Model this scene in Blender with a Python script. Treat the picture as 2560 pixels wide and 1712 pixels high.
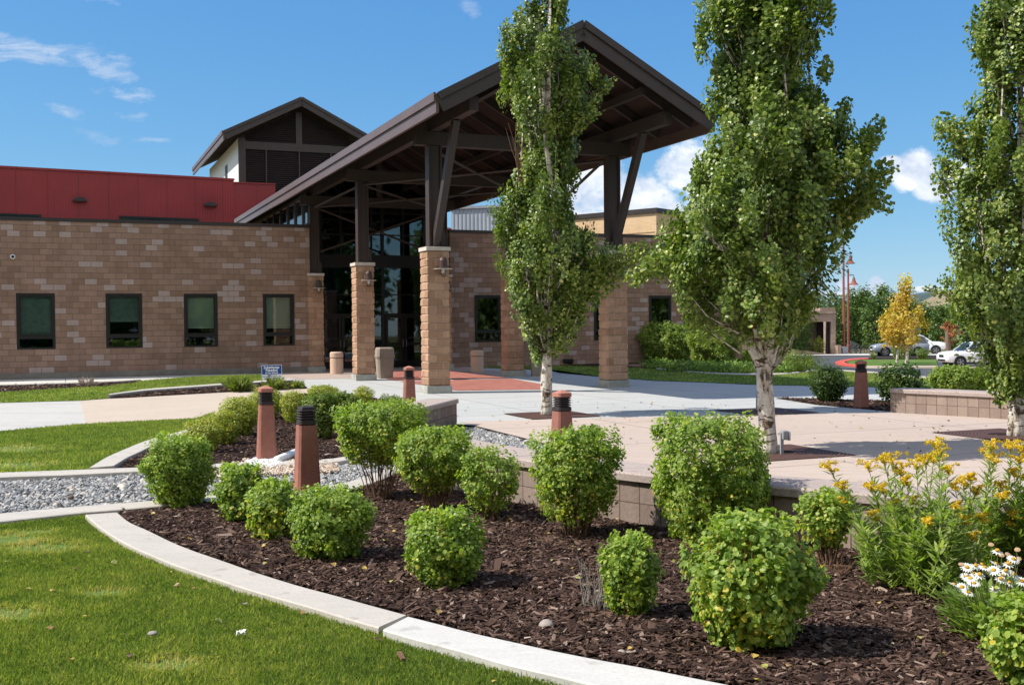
import bpy, bmesh, math, random
import numpy as np
from mathutils import Vector, Matrix
random.seed(4); RNG = np.random.default_rng(7)
S = bpy.context.scene
for o in list(bpy.data.objects): bpy.data.objects.remove(o)

# ------------------------------------------------------------------ camera
FPX, PIT, ROLL, H = 2713.52, .01712, -.00848, 1.755       # focal length (px of a 2560 px wide frame), pitch, roll, eye height
_c, _s, _cr, _sr = math.cos(PIT), math.sin(PIT), math.cos(ROLL), math.sin(ROLL)
CF = np.array([0, _c, -_s]); _U0 = np.array([0, _s, _c]); _X0 = np.array([1., 0, 0])
CR = _cr*_X0 + _sr*_U0; CU = -_sr*_X0 + _cr*_U0; EYE = np.array([0, 0, H])
cam = bpy.data.cameras.new('camera'); camo = bpy.data.objects.new('camera', cam); S.collection.objects.link(camo)
cam.sensor_width = 36; cam.lens = FPX/2560*36; cam.clip_start = .1; cam.clip_end = 20000
M = Matrix(((CR[0], CU[0], -CF[0], 0), (CR[1], CU[1], -CF[1], 0), (CR[2], CU[2], -CF[2], H), (0, 0, 0, 1)))
camo.matrix_world = M; S.camera = camo

# ------------------------------------------------------------------ sun, sky
SUN_EL = math.radians(48); SHDIR = math.radians(5)       # shadows run to the right, a little away
sd = Vector((-math.cos(SHDIR)*math.cos(SUN_EL), -math.sin(SHDIR)*math.cos(SUN_EL), math.sin(SUN_EL)))
sl = bpy.data.lights.new('sun', 'SUN'); sl.energy = 4.2; sl.angle = math.radians(.5); sl.color = (1, .95, .87)
so = bpy.data.objects.new('sun', sl); S.collection.objects.link(so); so.rotation_euler = sd.to_track_quat('Z', 'Y').to_euler(); so.location = (-20, 0, 30)
wd = bpy.data.worlds.new('World'); S.world = wd; wd.use_nodes = True
S.view_settings.view_transform = 'Standard'; S.view_settings.look = 'None'; S.view_settings.exposure = 0.6; S.view_settings.gamma = 1
try: S.cycles.max_bounces = 6; S.cycles.transparent_max_bounces = 6; S.cycles.sample_clamp_indirect = 4
except Exception: pass

def ray(u, v): return CF + CR*(u-1280)/FPX + CU*(856-v)/FPX

def build_world():
    nt = wd.node_tree; N = nt.nodes; L = nt.links; N.clear()
    out = N.new('ShaderNodeOutputWorld'); bg = N.new('ShaderNodeBackground'); L.new(bg.outputs[0], out.inputs[0])
    sky = N.new('ShaderNodeTexSky'); sky.sky_type = 'NISHITA'; sky.sun_disc = False
    sky.sun_elevation = SUN_EL; sky.sun_rotation = math.atan2(sd.x, sd.y); sky.altitude = 2000; sky.air_density = 1.1; sky.dust_density = .35; sky.ozone_density = 2.2
    bg.inputs[1].default_value = .115
    tc = N.new('ShaderNodeTexCoord'); sp = N.new('ShaderNodeSeparateXYZ'); L.new(tc.outputs['Generated'], sp.inputs[0])
    def m(op, a, b=None, c=None):
        n = N.new('ShaderNodeMath'); n.operation = op
        for i, x in enumerate((a, b, c)):
            if x is None: continue
            if isinstance(x, (int, float)): n.inputs[i].default_value = x
            else: L.new(x, n.inputs[i])
        return n.outputs[0]
    dy = m('MAXIMUM', sp.outputs[1], .02)
    P = m('DIVIDE', sp.outputs[0], dy); Q = m('DIVIDE', sp.outputs[2], dy)
    front = m('GREATER_THAN', sp.outputs[1], .05)
    P0_, Q0_ = P, Q
    cb = N.new('ShaderNodeCombineXYZ'); L.new(P, cb.inputs[0]); L.new(Q, cb.inputs[1])
    def noise(sx, sy, scale, det, rough=.55, dist=0, off=0):
        mp = N.new('ShaderNodeMapping'); L.new(cb.outputs[0], mp.inputs[0]); mp.inputs['Scale'].default_value = (sx, sy, 1); mp.inputs['Location'].default_value = (off, off*.7, off)
        n = N.new('ShaderNodeTexNoise'); n.inputs['Scale'].default_value = scale; n.inputs['Detail'].default_value = det; n.inputs['Roughness'].default_value = rough; n.inputs['Distortion'].default_value = dist
        L.new(mp.outputs[0], n.inputs['Vector']); return n.outputs[0]
    def ell(u, v, rx, ry, rot=0):
        d = ray(u, v); p0, q0 = d[0]/d[1], d[2]/d[1]
        dx = m('SUBTRACT', P, p0); dz = m('SUBTRACT', Q, q0); c, s = math.cos(rot), math.sin(rot)
        x = m('ADD', m('MULTIPLY', dx, c), m('MULTIPLY', dz, s)); z = m('SUBTRACT', m('MULTIPLY', dz, c), m('MULTIPLY', dx, s))
        x = m('DIVIDE', x, rx/FPX); z = m('DIVIDE', z, ry/FPX)
        return m('SUBTRACT', 1, m('ADD', m('MULTIPLY', x, x), m('MULTIPLY', z, z)))
    cum = None
    for e in ((1560, 505, 150, 75), (1480, 440, 85, 75), (1500, 560, 190, 60), (1730, 420, 95, 80), (1800, 520, 130, 80), (1650, 530, 100, 60), (1400, 480, 80, 70),
              (2300, 425, 62, 58), (2255, 440, 52, 42), (2225, 405, 38, 20), (2500, 420, 60, 40), (2340, 478, 62, 32), (2385, 440, 50, 50), (2275, 455, 32, 25), (2190, 712, 26, 22), (2180, 728, 40, 12), (2115, 712, 32, 24), (2320, 722, 45, 10), (2110, 735, 160, 9)):
        x = ell(*e); cum = x if cum is None else m('MAXIMUM', cum, x)
    n1 = noise(1, 1.25, 26, 10, .66, .15)
    cv = m('ADD', cum, m('MULTIPLY', m('SUBTRACT', n1, .5), 2.6))
    cr = N.new('ShaderNodeMapRange'); cr.interpolation_type = 'SMOOTHSTEP'; L.new(cv, cr.inputs[0]); cr.inputs[1].default_value = .05; cr.inputs[2].default_value = .75
    cmask = cr.outputs[0]
    w1 = noise(1, 1.6, 9, 6, .6, 0, 5); w2 = noise(1, 1.6, 9, 6, .6, 0, 15)
    P = m('ADD', P0_, m('MULTIPLY', m('SUBTRACT', w1, .5), .16)); Q = m('ADD', Q0_, m('MULTIPLY', m('SUBTRACT', w2, .5), .055))
    cir = None
    for (u, v, rx, ry, rot, k) in ((60, 120, 150, 34, -.15, 1.0), (230, 160, 140, 20, -.2, .9), (20, 150, 70, 10, .1, .5), (330, 218, 110, 17, -.12, 1.0), (150, 290, 75, 18, -.1, .75), (340, 272, 60, 14, -.05, .4), (385, 352, 75, 9, -.15, .5), (250, 335, 40, 14, -.1, .35), (1200, 42, 55, 22, -.35, .5), (230, 8, 90, 18, -.2, .5)):
        x = m('MULTIPLY', m('MAXIMUM', ell(u, v, rx, ry, rot), 0), k); cir = x if cir is None else m('MAXIMUM', cir, x)
    n2 = noise(1, 4.5, 22, 9, .7, 1.2, 3)
    n2b = m('MULTIPLY', m('MAXIMUM', m('SUBTRACT', n2, .34), 0), 2.4)
    cmask2 = m('MINIMUM', m('MULTIPLY', m('MULTIPLY', cir, 1.25), n2b), .7)
    # cloud shading: bright tops, bluish-grey lower bellies by a second noise
    n3 = noise(1, 1.3, 30, 5, .6, .3, 8)
    shade = m('MINIMUM', m('MAXIMUM', m('ADD', m('MULTIPLY', m('SUBTRACT', n3, .42), 3.0), m('MULTIPLY', cv, .16)), 0), 1)
    # unseen white cloud cover added behind the viewpoint to lift and neutralise shade
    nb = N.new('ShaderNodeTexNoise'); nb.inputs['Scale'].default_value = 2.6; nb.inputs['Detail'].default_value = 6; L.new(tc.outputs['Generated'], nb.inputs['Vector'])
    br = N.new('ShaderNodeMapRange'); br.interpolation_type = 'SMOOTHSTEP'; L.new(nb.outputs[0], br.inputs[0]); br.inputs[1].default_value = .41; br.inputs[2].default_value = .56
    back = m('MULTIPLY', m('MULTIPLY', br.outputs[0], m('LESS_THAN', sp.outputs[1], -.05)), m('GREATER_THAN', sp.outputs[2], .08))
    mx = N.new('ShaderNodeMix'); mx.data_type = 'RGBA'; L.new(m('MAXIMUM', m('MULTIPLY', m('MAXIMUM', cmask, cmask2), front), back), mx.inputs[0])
    sc_ = N.new('ShaderNodeSeparateColor'); L.new(sky.outputs[0], sc_.inputs[0]); cc_ = N.new('ShaderNodeCombineColor')
    for i, (k, a, p) in enumerate(SKYGRADE): L.new(m('MULTIPLY', m('POWER', m('DIVIDE', sc_.outputs[i], a), p), k), cc_.inputs[i])
    L.new(cc_.outputs[0], mx.inputs[6])
    cc = N.new('ShaderNodeMix'); cc.data_type = 'RGBA'; L.new(shade, cc.inputs[0]); cc.inputs[6].default_value = (3.6, 4.2, 5.2, 1); cc.inputs[7].default_value = (6.6, 6.75, 6.9, 1)
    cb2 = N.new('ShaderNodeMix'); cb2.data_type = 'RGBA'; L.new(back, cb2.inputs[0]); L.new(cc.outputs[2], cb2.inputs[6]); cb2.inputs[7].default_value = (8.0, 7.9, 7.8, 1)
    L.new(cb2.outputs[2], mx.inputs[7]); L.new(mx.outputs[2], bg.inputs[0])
SKYGRADE = ((.68, 1.47, .95), (2.04, 2.57, .64), (4.35, 4.74, .3))     # per channel: value, at sky value, contrast
build_world()

# ------------------------------------------------------------------ helpers
COL = S.collection
AL = .39076; OX, OY = -2.11659, 27.40324
RV = np.array([math.cos(AL), math.sin(AL), 0]); NV = np.array([-math.sin(AL), math.cos(AL), 0]); O0 = np.array([OX, OY, 0.])
def W(a, b, z=0): return tuple(O0 + a*RV + b*NV + np.array([0, 0, z]))
def sm(t): t = np.clip(t, 0, 1); return t*t*(3-2*t)
def hT(x, y):
    return -.034*(np.clip(y, 30, 80)-30)*sm((np.asarray(x, float)-7)/7.)
def G(u, v, z=0.):
    d = ray(u, v); t = (z-H)/d[2]; p = EYE + d*t; return float(p[0]), float(p[1])
def GT(u, v, dz=0.):
    d = ray(u, v); t = 3.
    while t < 400:
        p = EYE + d*t
        if p[2] <= float(hT(p[0], p[1]))+dz: break
        t *= 1.01
    lo, hi = t/1.02, t
    for _ in range(30):
        mid = (lo+hi)/2; p = EYE+d*mid
        if p[2] <= float(hT(p[0], p[1]))+dz: hi = mid
        else: lo = mid
    p = EYE+d*hi; return float(p[0]), float(p[1])
def PY(u, v, y):
    d = ray(u, v); t = y/d[1]; p = EYE+d*t; return float(p[0]), float(p[2])
def scale_at(y): return FPX/y

def mesh_np(name, V, F, mat, parent=None, attr=None, smooth=False, mats=None, midx=None):
    V = np.asarray(V, np.float32); me = bpy.data.meshes.new(name)
    if isinstance(F, np.ndarray):
        m_, k = F.shape; loops = F.ravel().astype(np.int32); ls = (np.arange(m_)*k).astype(np.int32)
    else:
        cnt = np.array([len(f) for f in F], np.int32); loops = np.array([i for f in F for i in f], np.int32); ls = np.concatenate([[0], np.cumsum(cnt)[:-1]]).astype(np.int32); m_ = len(F)
    me.vertices.add(len(V)); me.vertices.foreach_set('co', V.ravel())
    me.loops.add(len(loops)); me.loops.foreach_set('vertex_index', loops)
    me.polygons.add(m_); me.polygons.foreach_set('loop_start', ls)
    me.polygons.foreach_set('use_smooth', np.full(m_, bool(smooth)))
    if attr is not None:
        a = me.attributes.new('rnd', 'FLOAT', 'FACE'); a.data.foreach_set('value', np.asarray(attr, np.float32))
    for mm in (mats or [mat]): me.materials.append(mm)
    if midx is not None: me.polygons.foreach_set('material_index', np.asarray(midx, np.int32))
    me.update(calc_edges=True); me.validate()
    o = bpy.data.objects.new(name, me); COL.objects.link(o)
    if parent: o.parent = parent
    return o
def tag(o, label=None, cat=None, group=None, kind=None):
    if label: o['label'] = label
    if cat: o['category'] = cat
    if group: o['group'] = group
    if kind: o['kind'] = kind
    return o
def empty(name, loc=(0, 0, 0), rz=0., label=None, cat=None, group=None):
    o = bpy.data.objects.new(name, None); COL.objects.link(o); o.location = loc; o.rotation_euler = (0, 0, rz); o.empty_display_size = .2
    return tag(o, label, cat, group)
def copy_tree(o, parent=None):
    c = o.copy(); COL.objects.link(c); c.parent = parent
    for ch in list(o.children): copy_tree(ch, c)
    return c

class MB:
    def __init__(s): s.V = []; s.F = []; s.R = []
    def add(s, vs, fs, r=0.):
        n = len(s.V); s.V += [tuple(map(float, v)) for v in vs]; s.F += [tuple(i+n for i in f) for f in fs]; s.R += [r]*len(fs); return s
    def box(s, x0, x1, y0, y1, z0, z1, r=0.):
        return s.add([(x0,y0,z0),(x1,y0,z0),(x1,y1,z0),(x0,y1,z0),(x0,y0,z1),(x1,y0,z1),(x1,y1,z1),(x0,y1,z1)],
                     [(0,3,2,1),(4,5,6,7),(0,1,5,4),(1,2,6,5),(2,3,7,6),(3,0,4,7)], r)
    def beam(s, p, q, w, h, up=(0, 0, 1)):
        p = Vector(p); q = Vector(q); d = (q-p).normalized(); up = Vector(up)
        sdv = d.cross(up).normalized(); u2 = sdv.cross(d).normalized(); vs = []
        for c in (p, q):
            for (i, j) in ((-1,-1),(1,-1),(1,1),(-1,1)): vs.append(c+sdv*(i*w/2)+u2*(j*h/2))
        return s.add(vs, [(0,1,2,3),(7,6,5,4),(0,4,5,1),(1,5,6,2),(2,6,7,3),(3,7,4,0)])
    def tube(s, pts, rad, n=8, cap=True):
        pts = [Vector(p) for p in pts]; rad = rad if hasattr(rad, '__len__') else [rad]*len(pts); base = len(s.V); rings = []
        ref = Vector((0, 0, 1))
        for i, p in enumerate(pts):
            d = (pts[min(i+1, len(pts)-1)]-pts[max(i-1, 0)]).normalized()
            a = d.cross(ref if abs(d.z) < .95 else Vector((1, 0, 0))).normalized(); b = d.cross(a)
            rings.append([p+(a*math.cos(t)+b*math.sin(t))*rad[i] for t in [2*math.pi*k/n for k in range(n)]])
        vs = [v for r in rings for v in r]; fs = []
        for i in range(len(pts)-1):
            for k in range(n): fs.append((i*n+k, i*n+(k+1) % n, (i+1)*n+(k+1) % n, (i+1)*n+k))
        if cap: fs += [tuple(range(n))[::-1], tuple((len(pts)-1)*n+k for k in range(n))]
        return s.add(vs, fs)
    def lathe(s, prof, c=(0, 0, 0), n=16, ang=0., sx=1, sy=1):
        vs = []; fs = []
        for (r, z) in prof:
            for k in range(n):
                t = ang+2*math.pi*k/n; vs.append((c[0]+r*math.cos(t)*sx, c[1]+r*math.sin(t)*sy, c[2]+z))
        m_ = len(prof)
        for i in range(m_-1):
            for k in range(n): fs.append((i*n+k, i*n+(k+1) % n, (i+1)*n+(k+1) % n, (i+1)*n+k))
        fs += [tuple(range(n))[::-1], tuple((m_-1)*n+k for k in range(n))]
        return s.add(vs, fs)
    def prism(s, poly, y0, y1):   # poly in x,z extruded along y
        n = len(poly); vs = [(x, y0, z) for x, z in poly]+[(x, y1, z) for x, z in poly]
        fs = [tuple(range(n)), tuple(range(2*n-1, n-1, -1))]+[(i, i+n, (i+1) % n+n, (i+1) % n) for i in range(n)]
        return s.add(vs, fs)
    def flat(s, poly, z0, z1):    # poly in x,y extruded along z
        n = len(poly); vs = [(x, y, z0) for x, y in poly]+[(x, y, z1) for x, y in poly]
        fs = [tuple(range(n))[::-1], tuple(range(n, 2*n))]+[(i, (i+1) % n, (i+1) % n+n, i+n) for i in range(n)]
        return s.add(vs, fs)
    def build(s, name, mat, parent=None, smooth=False, bevel=0, attr=False):
        o = mesh_np(name, s.V, s.F, mat, parent, s.R if attr else None)
        bm = bmesh.new(); bm.from_mesh(o.data); bmesh.ops.recalc_face_normals(bm, faces=bm.faces); bm.to_mesh(o.data); bm.free()
        if smooth:
            for p in o.data.polygons: p.use_smooth = True
        if bevel:
            md = o.modifiers.new('bevel', 'BEVEL'); md.width = bevel; md.segments = 2; md.limit_method = 'ANGLE'
        return o

# ------------------------------------------------------------------ materials
class NT:
    def __init__(s, name):
        s.m = bpy.data.materials.new(name); s.m.use_nodes = True; s.t = s.m.node_tree; s.N = s.t.nodes; s.L = s.t.links
        s.b = s.N['Principled BSDF']; s.co = s.N.new('ShaderNodeTexCoord')
    def lk(s, a, b): s.L.new(a, b)
    def noise(s, scale, det=4, rough=.55, vec=None, dist=0, col=False):
        n = s.N.new('ShaderNodeTexNoise'); n.inputs['Scale'].default_value = scale; n.inputs['Detail'].default_value = det; n.inputs['Roughness'].default_value = rough; n.inputs['Distortion'].default_value = dist
        s.lk(vec if vec is not None else s.co.outputs['Object'], n.inputs['Vector']); return n.outputs[1 if col else 0]
    def mp(s, scale=(1, 1, 1), rot=(0, 0, 0), loc=(0, 0, 0), src='Object'):
        n = s.N.new('ShaderNodeMapping'); n.inputs['Scale'].default_value = scale; n.inputs['Rotation'].default_value = rot; n.inputs['Location'].default_value = loc
        s.lk(s.co.outputs[src], n.inputs[0]); return n.outputs[0]
    def ramp(s, fac, stops, interp='LINEAR'):
        n = s.N.new('ShaderNodeValToRGB'); e = n.color_ramp; e.interpolation = interp
        while len(e.elements) > 1: e.elements.remove(e.elements[-1])
        e.elements[0].position = stops[0][0]; e.elements[0].color = (*stops[0][1], 1)
        for p, c in stops[1:]: x = e.elements.new(p); x.color = (*c, 1)
        s.lk(fac, n.inputs[0]); return n.outputs[0]
    def mix(s, fac, a, b, mode='MIX'):
        n = s.N.new('ShaderNodeMix'); n.data_type = 'RGBA'; n.blend_type = mode
        for i, x in ((0, fac), (6, a), (7, b)):
            if isinstance(x, (int, float)): n.inputs[i].default_value = x
            elif isinstance(x, tuple): n.inputs[i].default_value = (*x, 1)
            else: s.lk(x, n.inputs[i])
        return n.outputs[2]
    def math(s, op, a, b=None):
        n = s.N.new('ShaderNodeMath'); n.operation = op
        for i, x in enumerate((a, b)):
            if x is None: continue
            if isinstance(x, (int, float)): n.inputs[i].default_value = x
            else: s.lk(x, n.inputs[i])
        return n.outputs[0]
    def bump(s, h, dist=.01, strength=.6):
        n = s.N.new('ShaderNodeBump'); n.inputs['Distance'].default_value = dist; n.inputs['Strength'].default_value = strength; s.lk(h, n.inputs['Height']); s.lk(n.outputs[0], s.b.inputs['Normal'])
    def base(s, c, rough=.8, spec=.3, metal=0.):
        if isinstance(c, tuple): s.b.inputs['Base Color'].default_value = (*c, 1)
        else: s.lk(c, s.b.inputs['Base Color'])
        s.b.inputs['Roughness'].default_value = rough; s.b.inputs['Specular IOR Level'].default_value = spec; s.b.inputs['Metallic'].default_value = metal
        return s

def plain(name, c, rough=.7, spec=.3, metal=0., var=.12, sc=6., bump=0.):
    n = NT(name); f = n.noise(sc, 5, .6)
    lo = tuple(x*(1-var) for x in c); hi = tuple(min(1, x*(1+var)) for x in c)
    n.base(n.ramp(f, [(.3, lo), (.7, hi)]), rough, spec, metal)
    if bump: n.bump(n.noise(sc*8, 4), bump)
    return n.m
MT = {}
MT['bronze'] = plain('dark_bronze_paint', (.034, .026, .024), .45, .4, sc=2)
MT['steel'] = plain('weathered_brown_steel', (.050, .036, .031), .5, .4, sc=3)
MT['roofmetal'] = plain('brown_roof_metal', (.125, .080, .066), .4, .45, sc=1.5, var=.08)
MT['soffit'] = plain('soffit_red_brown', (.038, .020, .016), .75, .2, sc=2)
MT['cap'] = plain('cast_stone_cap', (.56, .49, .42), .85, bump=.002)
MT['plinth'] = plain('grey_concrete_plinth', (.34, .34, .30), .9, var=.25, sc=3, bump=.003)
MT['frame'] = plain('black_window_frame', (.012, .011, .011), .4, .4)
MT['black'] = plain('black_plastic', (.012, .012, .012), .5)
MT['white'] = plain('white_plaster', (.78, .78, .76), .8, var=.05)
MT['interior'] = plain('dark_interior', (.02, .02, .02), .9)
MT['louver'] = plain('louver_brown', (.045, .033, .032), .5)
MT['greybox'] = plain('grey_metal_box', (.27, .28, .30), .5)
MT['beigebin'] = plain('beige_plastic_bin', (.30, .255, .205), .6, var=.05)
MT['concbin'] = plain('pink_concrete_bin', (.55, .39, .29), .9, var=.1, sc=20, bump=.001)
MT['tyre'] = plain('tyre_rubber', (.015, .015, .015), .8)
MT['rim'] = plain('alloy_rim', (.35, .35, .36), .35, .5, .8)
MT['carwhite'] = plain('white_car_paint', (.78, .79, .8), .2, .6, var=.02)
MT['cargrey'] = plain('silver_grey_car_paint', (.30, .33, .37), .25, .6, .3, var=.04)
MT['carglass'] = plain('dark_car_glass', (.02, .03, .035), .05, .8)
MT['lampglass'] = plain('headlamp_glass', (.6, .6, .62), .1, .7)
MT['pole'] = plain('rust_red_pole', (.26, .085, .06), .6)
MT['redcurb'] = plain('red_painted_kerb', (.52, .09, .06), .7, var=.15, sc=2)
MT['rock'] = plain('smooth_stone', (.34, .29, .25), .85, var=.2, sc=15, bump=.002)
MT['yellow'] = plain('yellow_petals', (.72, .45, .02), .7, var=.3, sc=60)
MT['petal'] = plain('white_petals', (.85, .85, .82), .7, var=.04)
MT['disc'] = plain('daisy_disc', (.55, .30, .03), .8, var=.3, sc=80)
MT['dead'] = plain('faded_flower_head', (.42, .27, .15), .9)
MT['signblue'] = plain('sign_blue', (.012, .07, .25), .5, var=.05)
MT['signwhite'] = plain('sign_white', (.72, .76, .82), .5, var=.03)
MT['paint'] = plain('white_paint', (.8, .8, .8), .5, var=.02)
MT['bluebox'] = plain('teal_panel', (.08, .33, .36), .5)

def m_concrete(name, c, joint=None, rot=AL, speck=.12, off=(0, 0), tint=None, jw=.013):
    n = NT(name); big = n.noise(.55, 6, .6); fine = n.noise(55, 3); st = n.noise(2.2, 8, .7, n.mp((.5, 2.6, 1), (0, 0, .25)))
    c1 = n.ramp(big, [(.3, tuple(x*.88 for x in c)), (.7, tuple(min(1, x*1.06) for x in c))])
    c1 = n.mix(.5, c1, n.ramp(st, [(.32, tuple(x*.84 for x in c)), (.62, tuple(min(1, x*1.08) for x in c))]))
    c1 = n.mix(speck, c1, n.ramp(fine, [(.35, (.15, .14, .13)), (.6, (1, 1, 1))]), 'MULTIPLY')
    spots = n.ramp(n.noise(7, 2, .4), [(.66, (1, 1, 1)), (.72, (.5, .45, .4))]); c1 = n.mix(.35, c1, spots, 'MULTIPLY')
    if joint:
        v = n.mp((1, 1, 1), (0, 0, -rot), (off[0], off[1], 0))
        sp = n.N.new('ShaderNodeSeparateXYZ'); n.lk(v, sp.inputs[0]); tot = None
        for i, per in ((0, joint[0]), (1, joint[1])):
            w = n.math('PINGPONG', sp.outputs[i], per/2); l = n.math('LESS_THAN', w, jw); tot = l if tot is None else n.math('MAXIMUM', tot, l)
        c1 = n.mix(n.math('MULTIPLY', tot, .75), c1, (.10, .09, .08)); n.bump(n.math('SUBTRACT', n.math('MULTIPLY', fine, .25), tot), .004)
    else: n.bump(fine, .002)
    n.base(c1, .9, .25); return n.m
MT['plaza'] = m_concrete('plaza_concrete', (.455, .455, .44), (3.05, 1.52), off=(.6, .4))
MT['pink'] = m_concrete('pink_concrete', (.49, .395, .335), (4.6, 3.0), off=(.3, 1.2))
MT['apron'] = m_concrete('apron_concrete', (.42, .335, .285), (1.8, 1.8))
MT['kerb'] = m_concrete('kerb_concrete', (.48, .44, .385))
MT['kerbnew'] = m_concrete('new_kerb_concrete', (.54, .52, .48))
MT['pathgrey'] = m_concrete('path_grey_concrete', (.48, .46, .42), (50, 2.6), rot=-.12)
MT['pathtan'] = m_concrete('path_tan_concrete', (.50, .415, .33))
MT['walk'] = m_concrete('sidewalk_concrete', (.55, .53, .48), (3, 3))
MT['asphalt'] = m_concrete('asphalt', (.085, .088, .098), speck=.4)
MT['roadpink'] = m_concrete('pink_road_edge', (.42, .33, .29))
MT['wallcap'] = m_concrete('seat_cap_concrete', (.43, .35, .315), (2.4, 90), speck=.3)

def m_block(name, ramp, light, mortar, bw=.406, bh=.203, thr=.80, vary=.5, axis='xz', bumpd=.012, msize=.010, sq=0, patch=.35):
    n = NT(name)
    sp = n.N.new('ShaderNodeSeparateXYZ'); n.lk(n.co.outputs['Object'], sp.inputs[0]); cb = n.N.new('ShaderNodeCombineXYZ')
    if axis == 'xz': n.lk(n.math('ADD', sp.outputs[0], sp.outputs[1]), cb.inputs[0]); n.lk(sp.outputs[2], cb.inputs[1])
    b = n.N.new('ShaderNodeTexBrick'); n.lk(cb.outputs[0], b.inputs[0]); b.offset = .5 if not sq else 0; b.offset_frequency = 2; b.squash = 1
    for k, v in (('Scale', 1), ('Mortar Size', msize), ('Mortar Smooth', .3), ('Bias', 0), ('Brick Width', bw), ('Row Height', bh)): b.inputs[k].default_value = v
    b.inputs['Color1'].default_value = (0, 0, 0, 1); b.inputs['Color2'].default_value = (1, 1, 1, 1); b.inputs['Mortar'].default_value = (0, 0, 0, 1)
    rnd = b.outputs[0]
    clus = n.noise(.9, 2, .5, cb.outputs[0])
    key = n.math('ADD', rnd, n.math('MULTIPLY', n.math('SUBTRACT', clus, .5), patch))
    isl = n.math('GREATER_THAN', key, thr)
    col = n.ramp(rnd, ramp); grain = n.noise(38, 5, .7); cl = n.ramp(grain, [(.25, (.6, .6, .6)), (.75, (1.2, 1.2, 1.2))])
    col = n.mix(isl, col, light); col = n.mix(.5, col, cl, 'MULTIPLY')
    sk = n.noise(3.0, 6, .7, n.mp((1, 1, .12))); col = n.mix(.30, col, n.ramp(sk, [(.36, (.62, .60, .58)), (.56, (1.08, 1.06, 1.04))]), 'MULTIPLY')
    st = n.noise(.45, 4, .6); col = n.mix(.35, col, n.ramp(st, [(.3, (.72, .7, .68)), (.65, (1.1, 1.08, 1.05))]), 'MULTIPLY')
    col = n.mix(b.outputs[1], col, mortar)
    n.base(col, .92, .15); n.bump(n.math('SUBTRACT', n.math('MULTIPLY', n.noise(22, 5, .65), .8), n.math('MULTIPLY', b.outputs[1], 1.0)), bumpd, .8)
    return n.m
MT['wall'] = m_block('school_block_wall', [(0, (.262, .165, .118)), (.5, (.318, .203, .150)), (1, (.365, .242, .182))], (.42, .325, .29), (.17, .12, .09), thr=.825, msize=.0065, patch=0, bumpd=.02)
MT['pillar'] = m_block('pillar_split_block', [(0, (.345, .205, .130)), (.5, (.44, .268, .175)), (1, (.53, .335, .225))], (.56, .38, .25), (.50, .35, .25), thr=1.4, bumpd=.02, bh=.2012, msize=.012)
MT['seat'] = m_block('seat_wall_block', [(0, (.27, .205, .175)), (1, (.36, .28, .24))], (.4, .3, .25), (.13, .09, .075), bw=.2032, bh=.192, thr=1.3, sq=1, bumpd=.008, msize=.005)
MT['tanwall'] = m_block('tan_brick_wall', [(0, (.62, .43, .25)), (1, (.70, .50, .31))], (.66, .47, .28), (.55, .4, .25), bw=.3, bh=.1, thr=1.3, bumpd=.003)
MT['portico'] = m_block('portico_block', [(0, (.33, .24, .19)), (1, (.42, .31, .25))], (.45, .35, .29), (.22, .16, .13), bw=.6, bh=.3, thr=1.3, bumpd=.003)
MT['redpaver'] = m_block('red_brick_paver', [(0, (.33, .125, .10)), (1, (.45, .19, .145))], (.42, .18, .14), (.22, .10, .08), bw=.2, bh=.1, thr=1.3, bumpd=.002, msize=.004)
# pavers lie flat: drive the brick grid with x and y
_t = MT['redpaver'].node_tree
for nd in _t.nodes:
    if nd.type == 'COMBXYZ':
        sp_ = [q for q in _t.nodes if q.type == 'SEPXYZ'][0]; _t.links.new(sp_.outputs[0], nd.inputs[0]); _t.links.new(sp_.outputs[1], nd.inputs[1])

def m_ribbed(name, c, per, depth=.02, seam=3.0, rough=.45):
    n = NT(name); sp = n.N.new('ShaderNodeSeparateXYZ'); n.lk(n.co.outputs['Object'], sp.inputs[0])
    x = n.math('ADD', sp.outputs[0], sp.outputs[1]); w = n.math('PINGPONG', x, per/2); w2 = n.math('MULTIPLY', w, 2/per)
    n.bump(n.math('SMOOTH_MIN', n.math('MULTIPLY', w2, 1.6), 1.0), depth, 1)
    sm_ = n.math('LESS_THAN', n.math('PINGPONG', x, seam/2), .02)
    f = n.noise(.7, 5); col = n.ramp(f, [(.3, tuple(q*.88 for q in c)), (.7, tuple(q*1.08 for q in c))])
    n.base(n.mix(n.math('MULTIPLY', sm_, .45), col, tuple(q*.4 for q in c)), rough, .4); return n.m
MT['redmetal'] = m_ribbed('red_ribbed_metal', (.265, .026, .026), .10, .008, 1.07)
MT['greymetal'] = m_ribbed('grey_corrugated_metal', (.30, .33, .37), .2, .04)

def m_glass(name, tint=(.02, .03, .028), rough=.02):
    n = NT(name); out = [x for x in n.N if x.type == 'OUTPUT_MATERIAL'][0]
    gl = n.N.new('ShaderNodeBsdfGlossy'); gl.inputs['Roughness'].default_value = rough; gl.inputs['Color'].default_value = (.9, .95, .95, 1)
    tr = n.N.new('ShaderNodeBsdfTransparent'); tr.inputs[0].default_value = (.78, .84, .82, 1)
    fr = n.N.new('ShaderNodeFresnel'); fr.inputs[0].default_value = 1.52
    ms = n.N.new('ShaderNodeMixShader'); f = n.math('ADD', n.math('MULTIPLY', fr.outputs[0], 1.3), .02); n.lk(f, ms.inputs[0]); n.lk(tr.outputs[0], ms.inputs[1]); n.lk(gl.outputs[0], ms.inputs[2])
    n.lk(ms.outputs[0], out.inputs[0]); return n.m
MT['glass'] = m_glass('window_glass')

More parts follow.
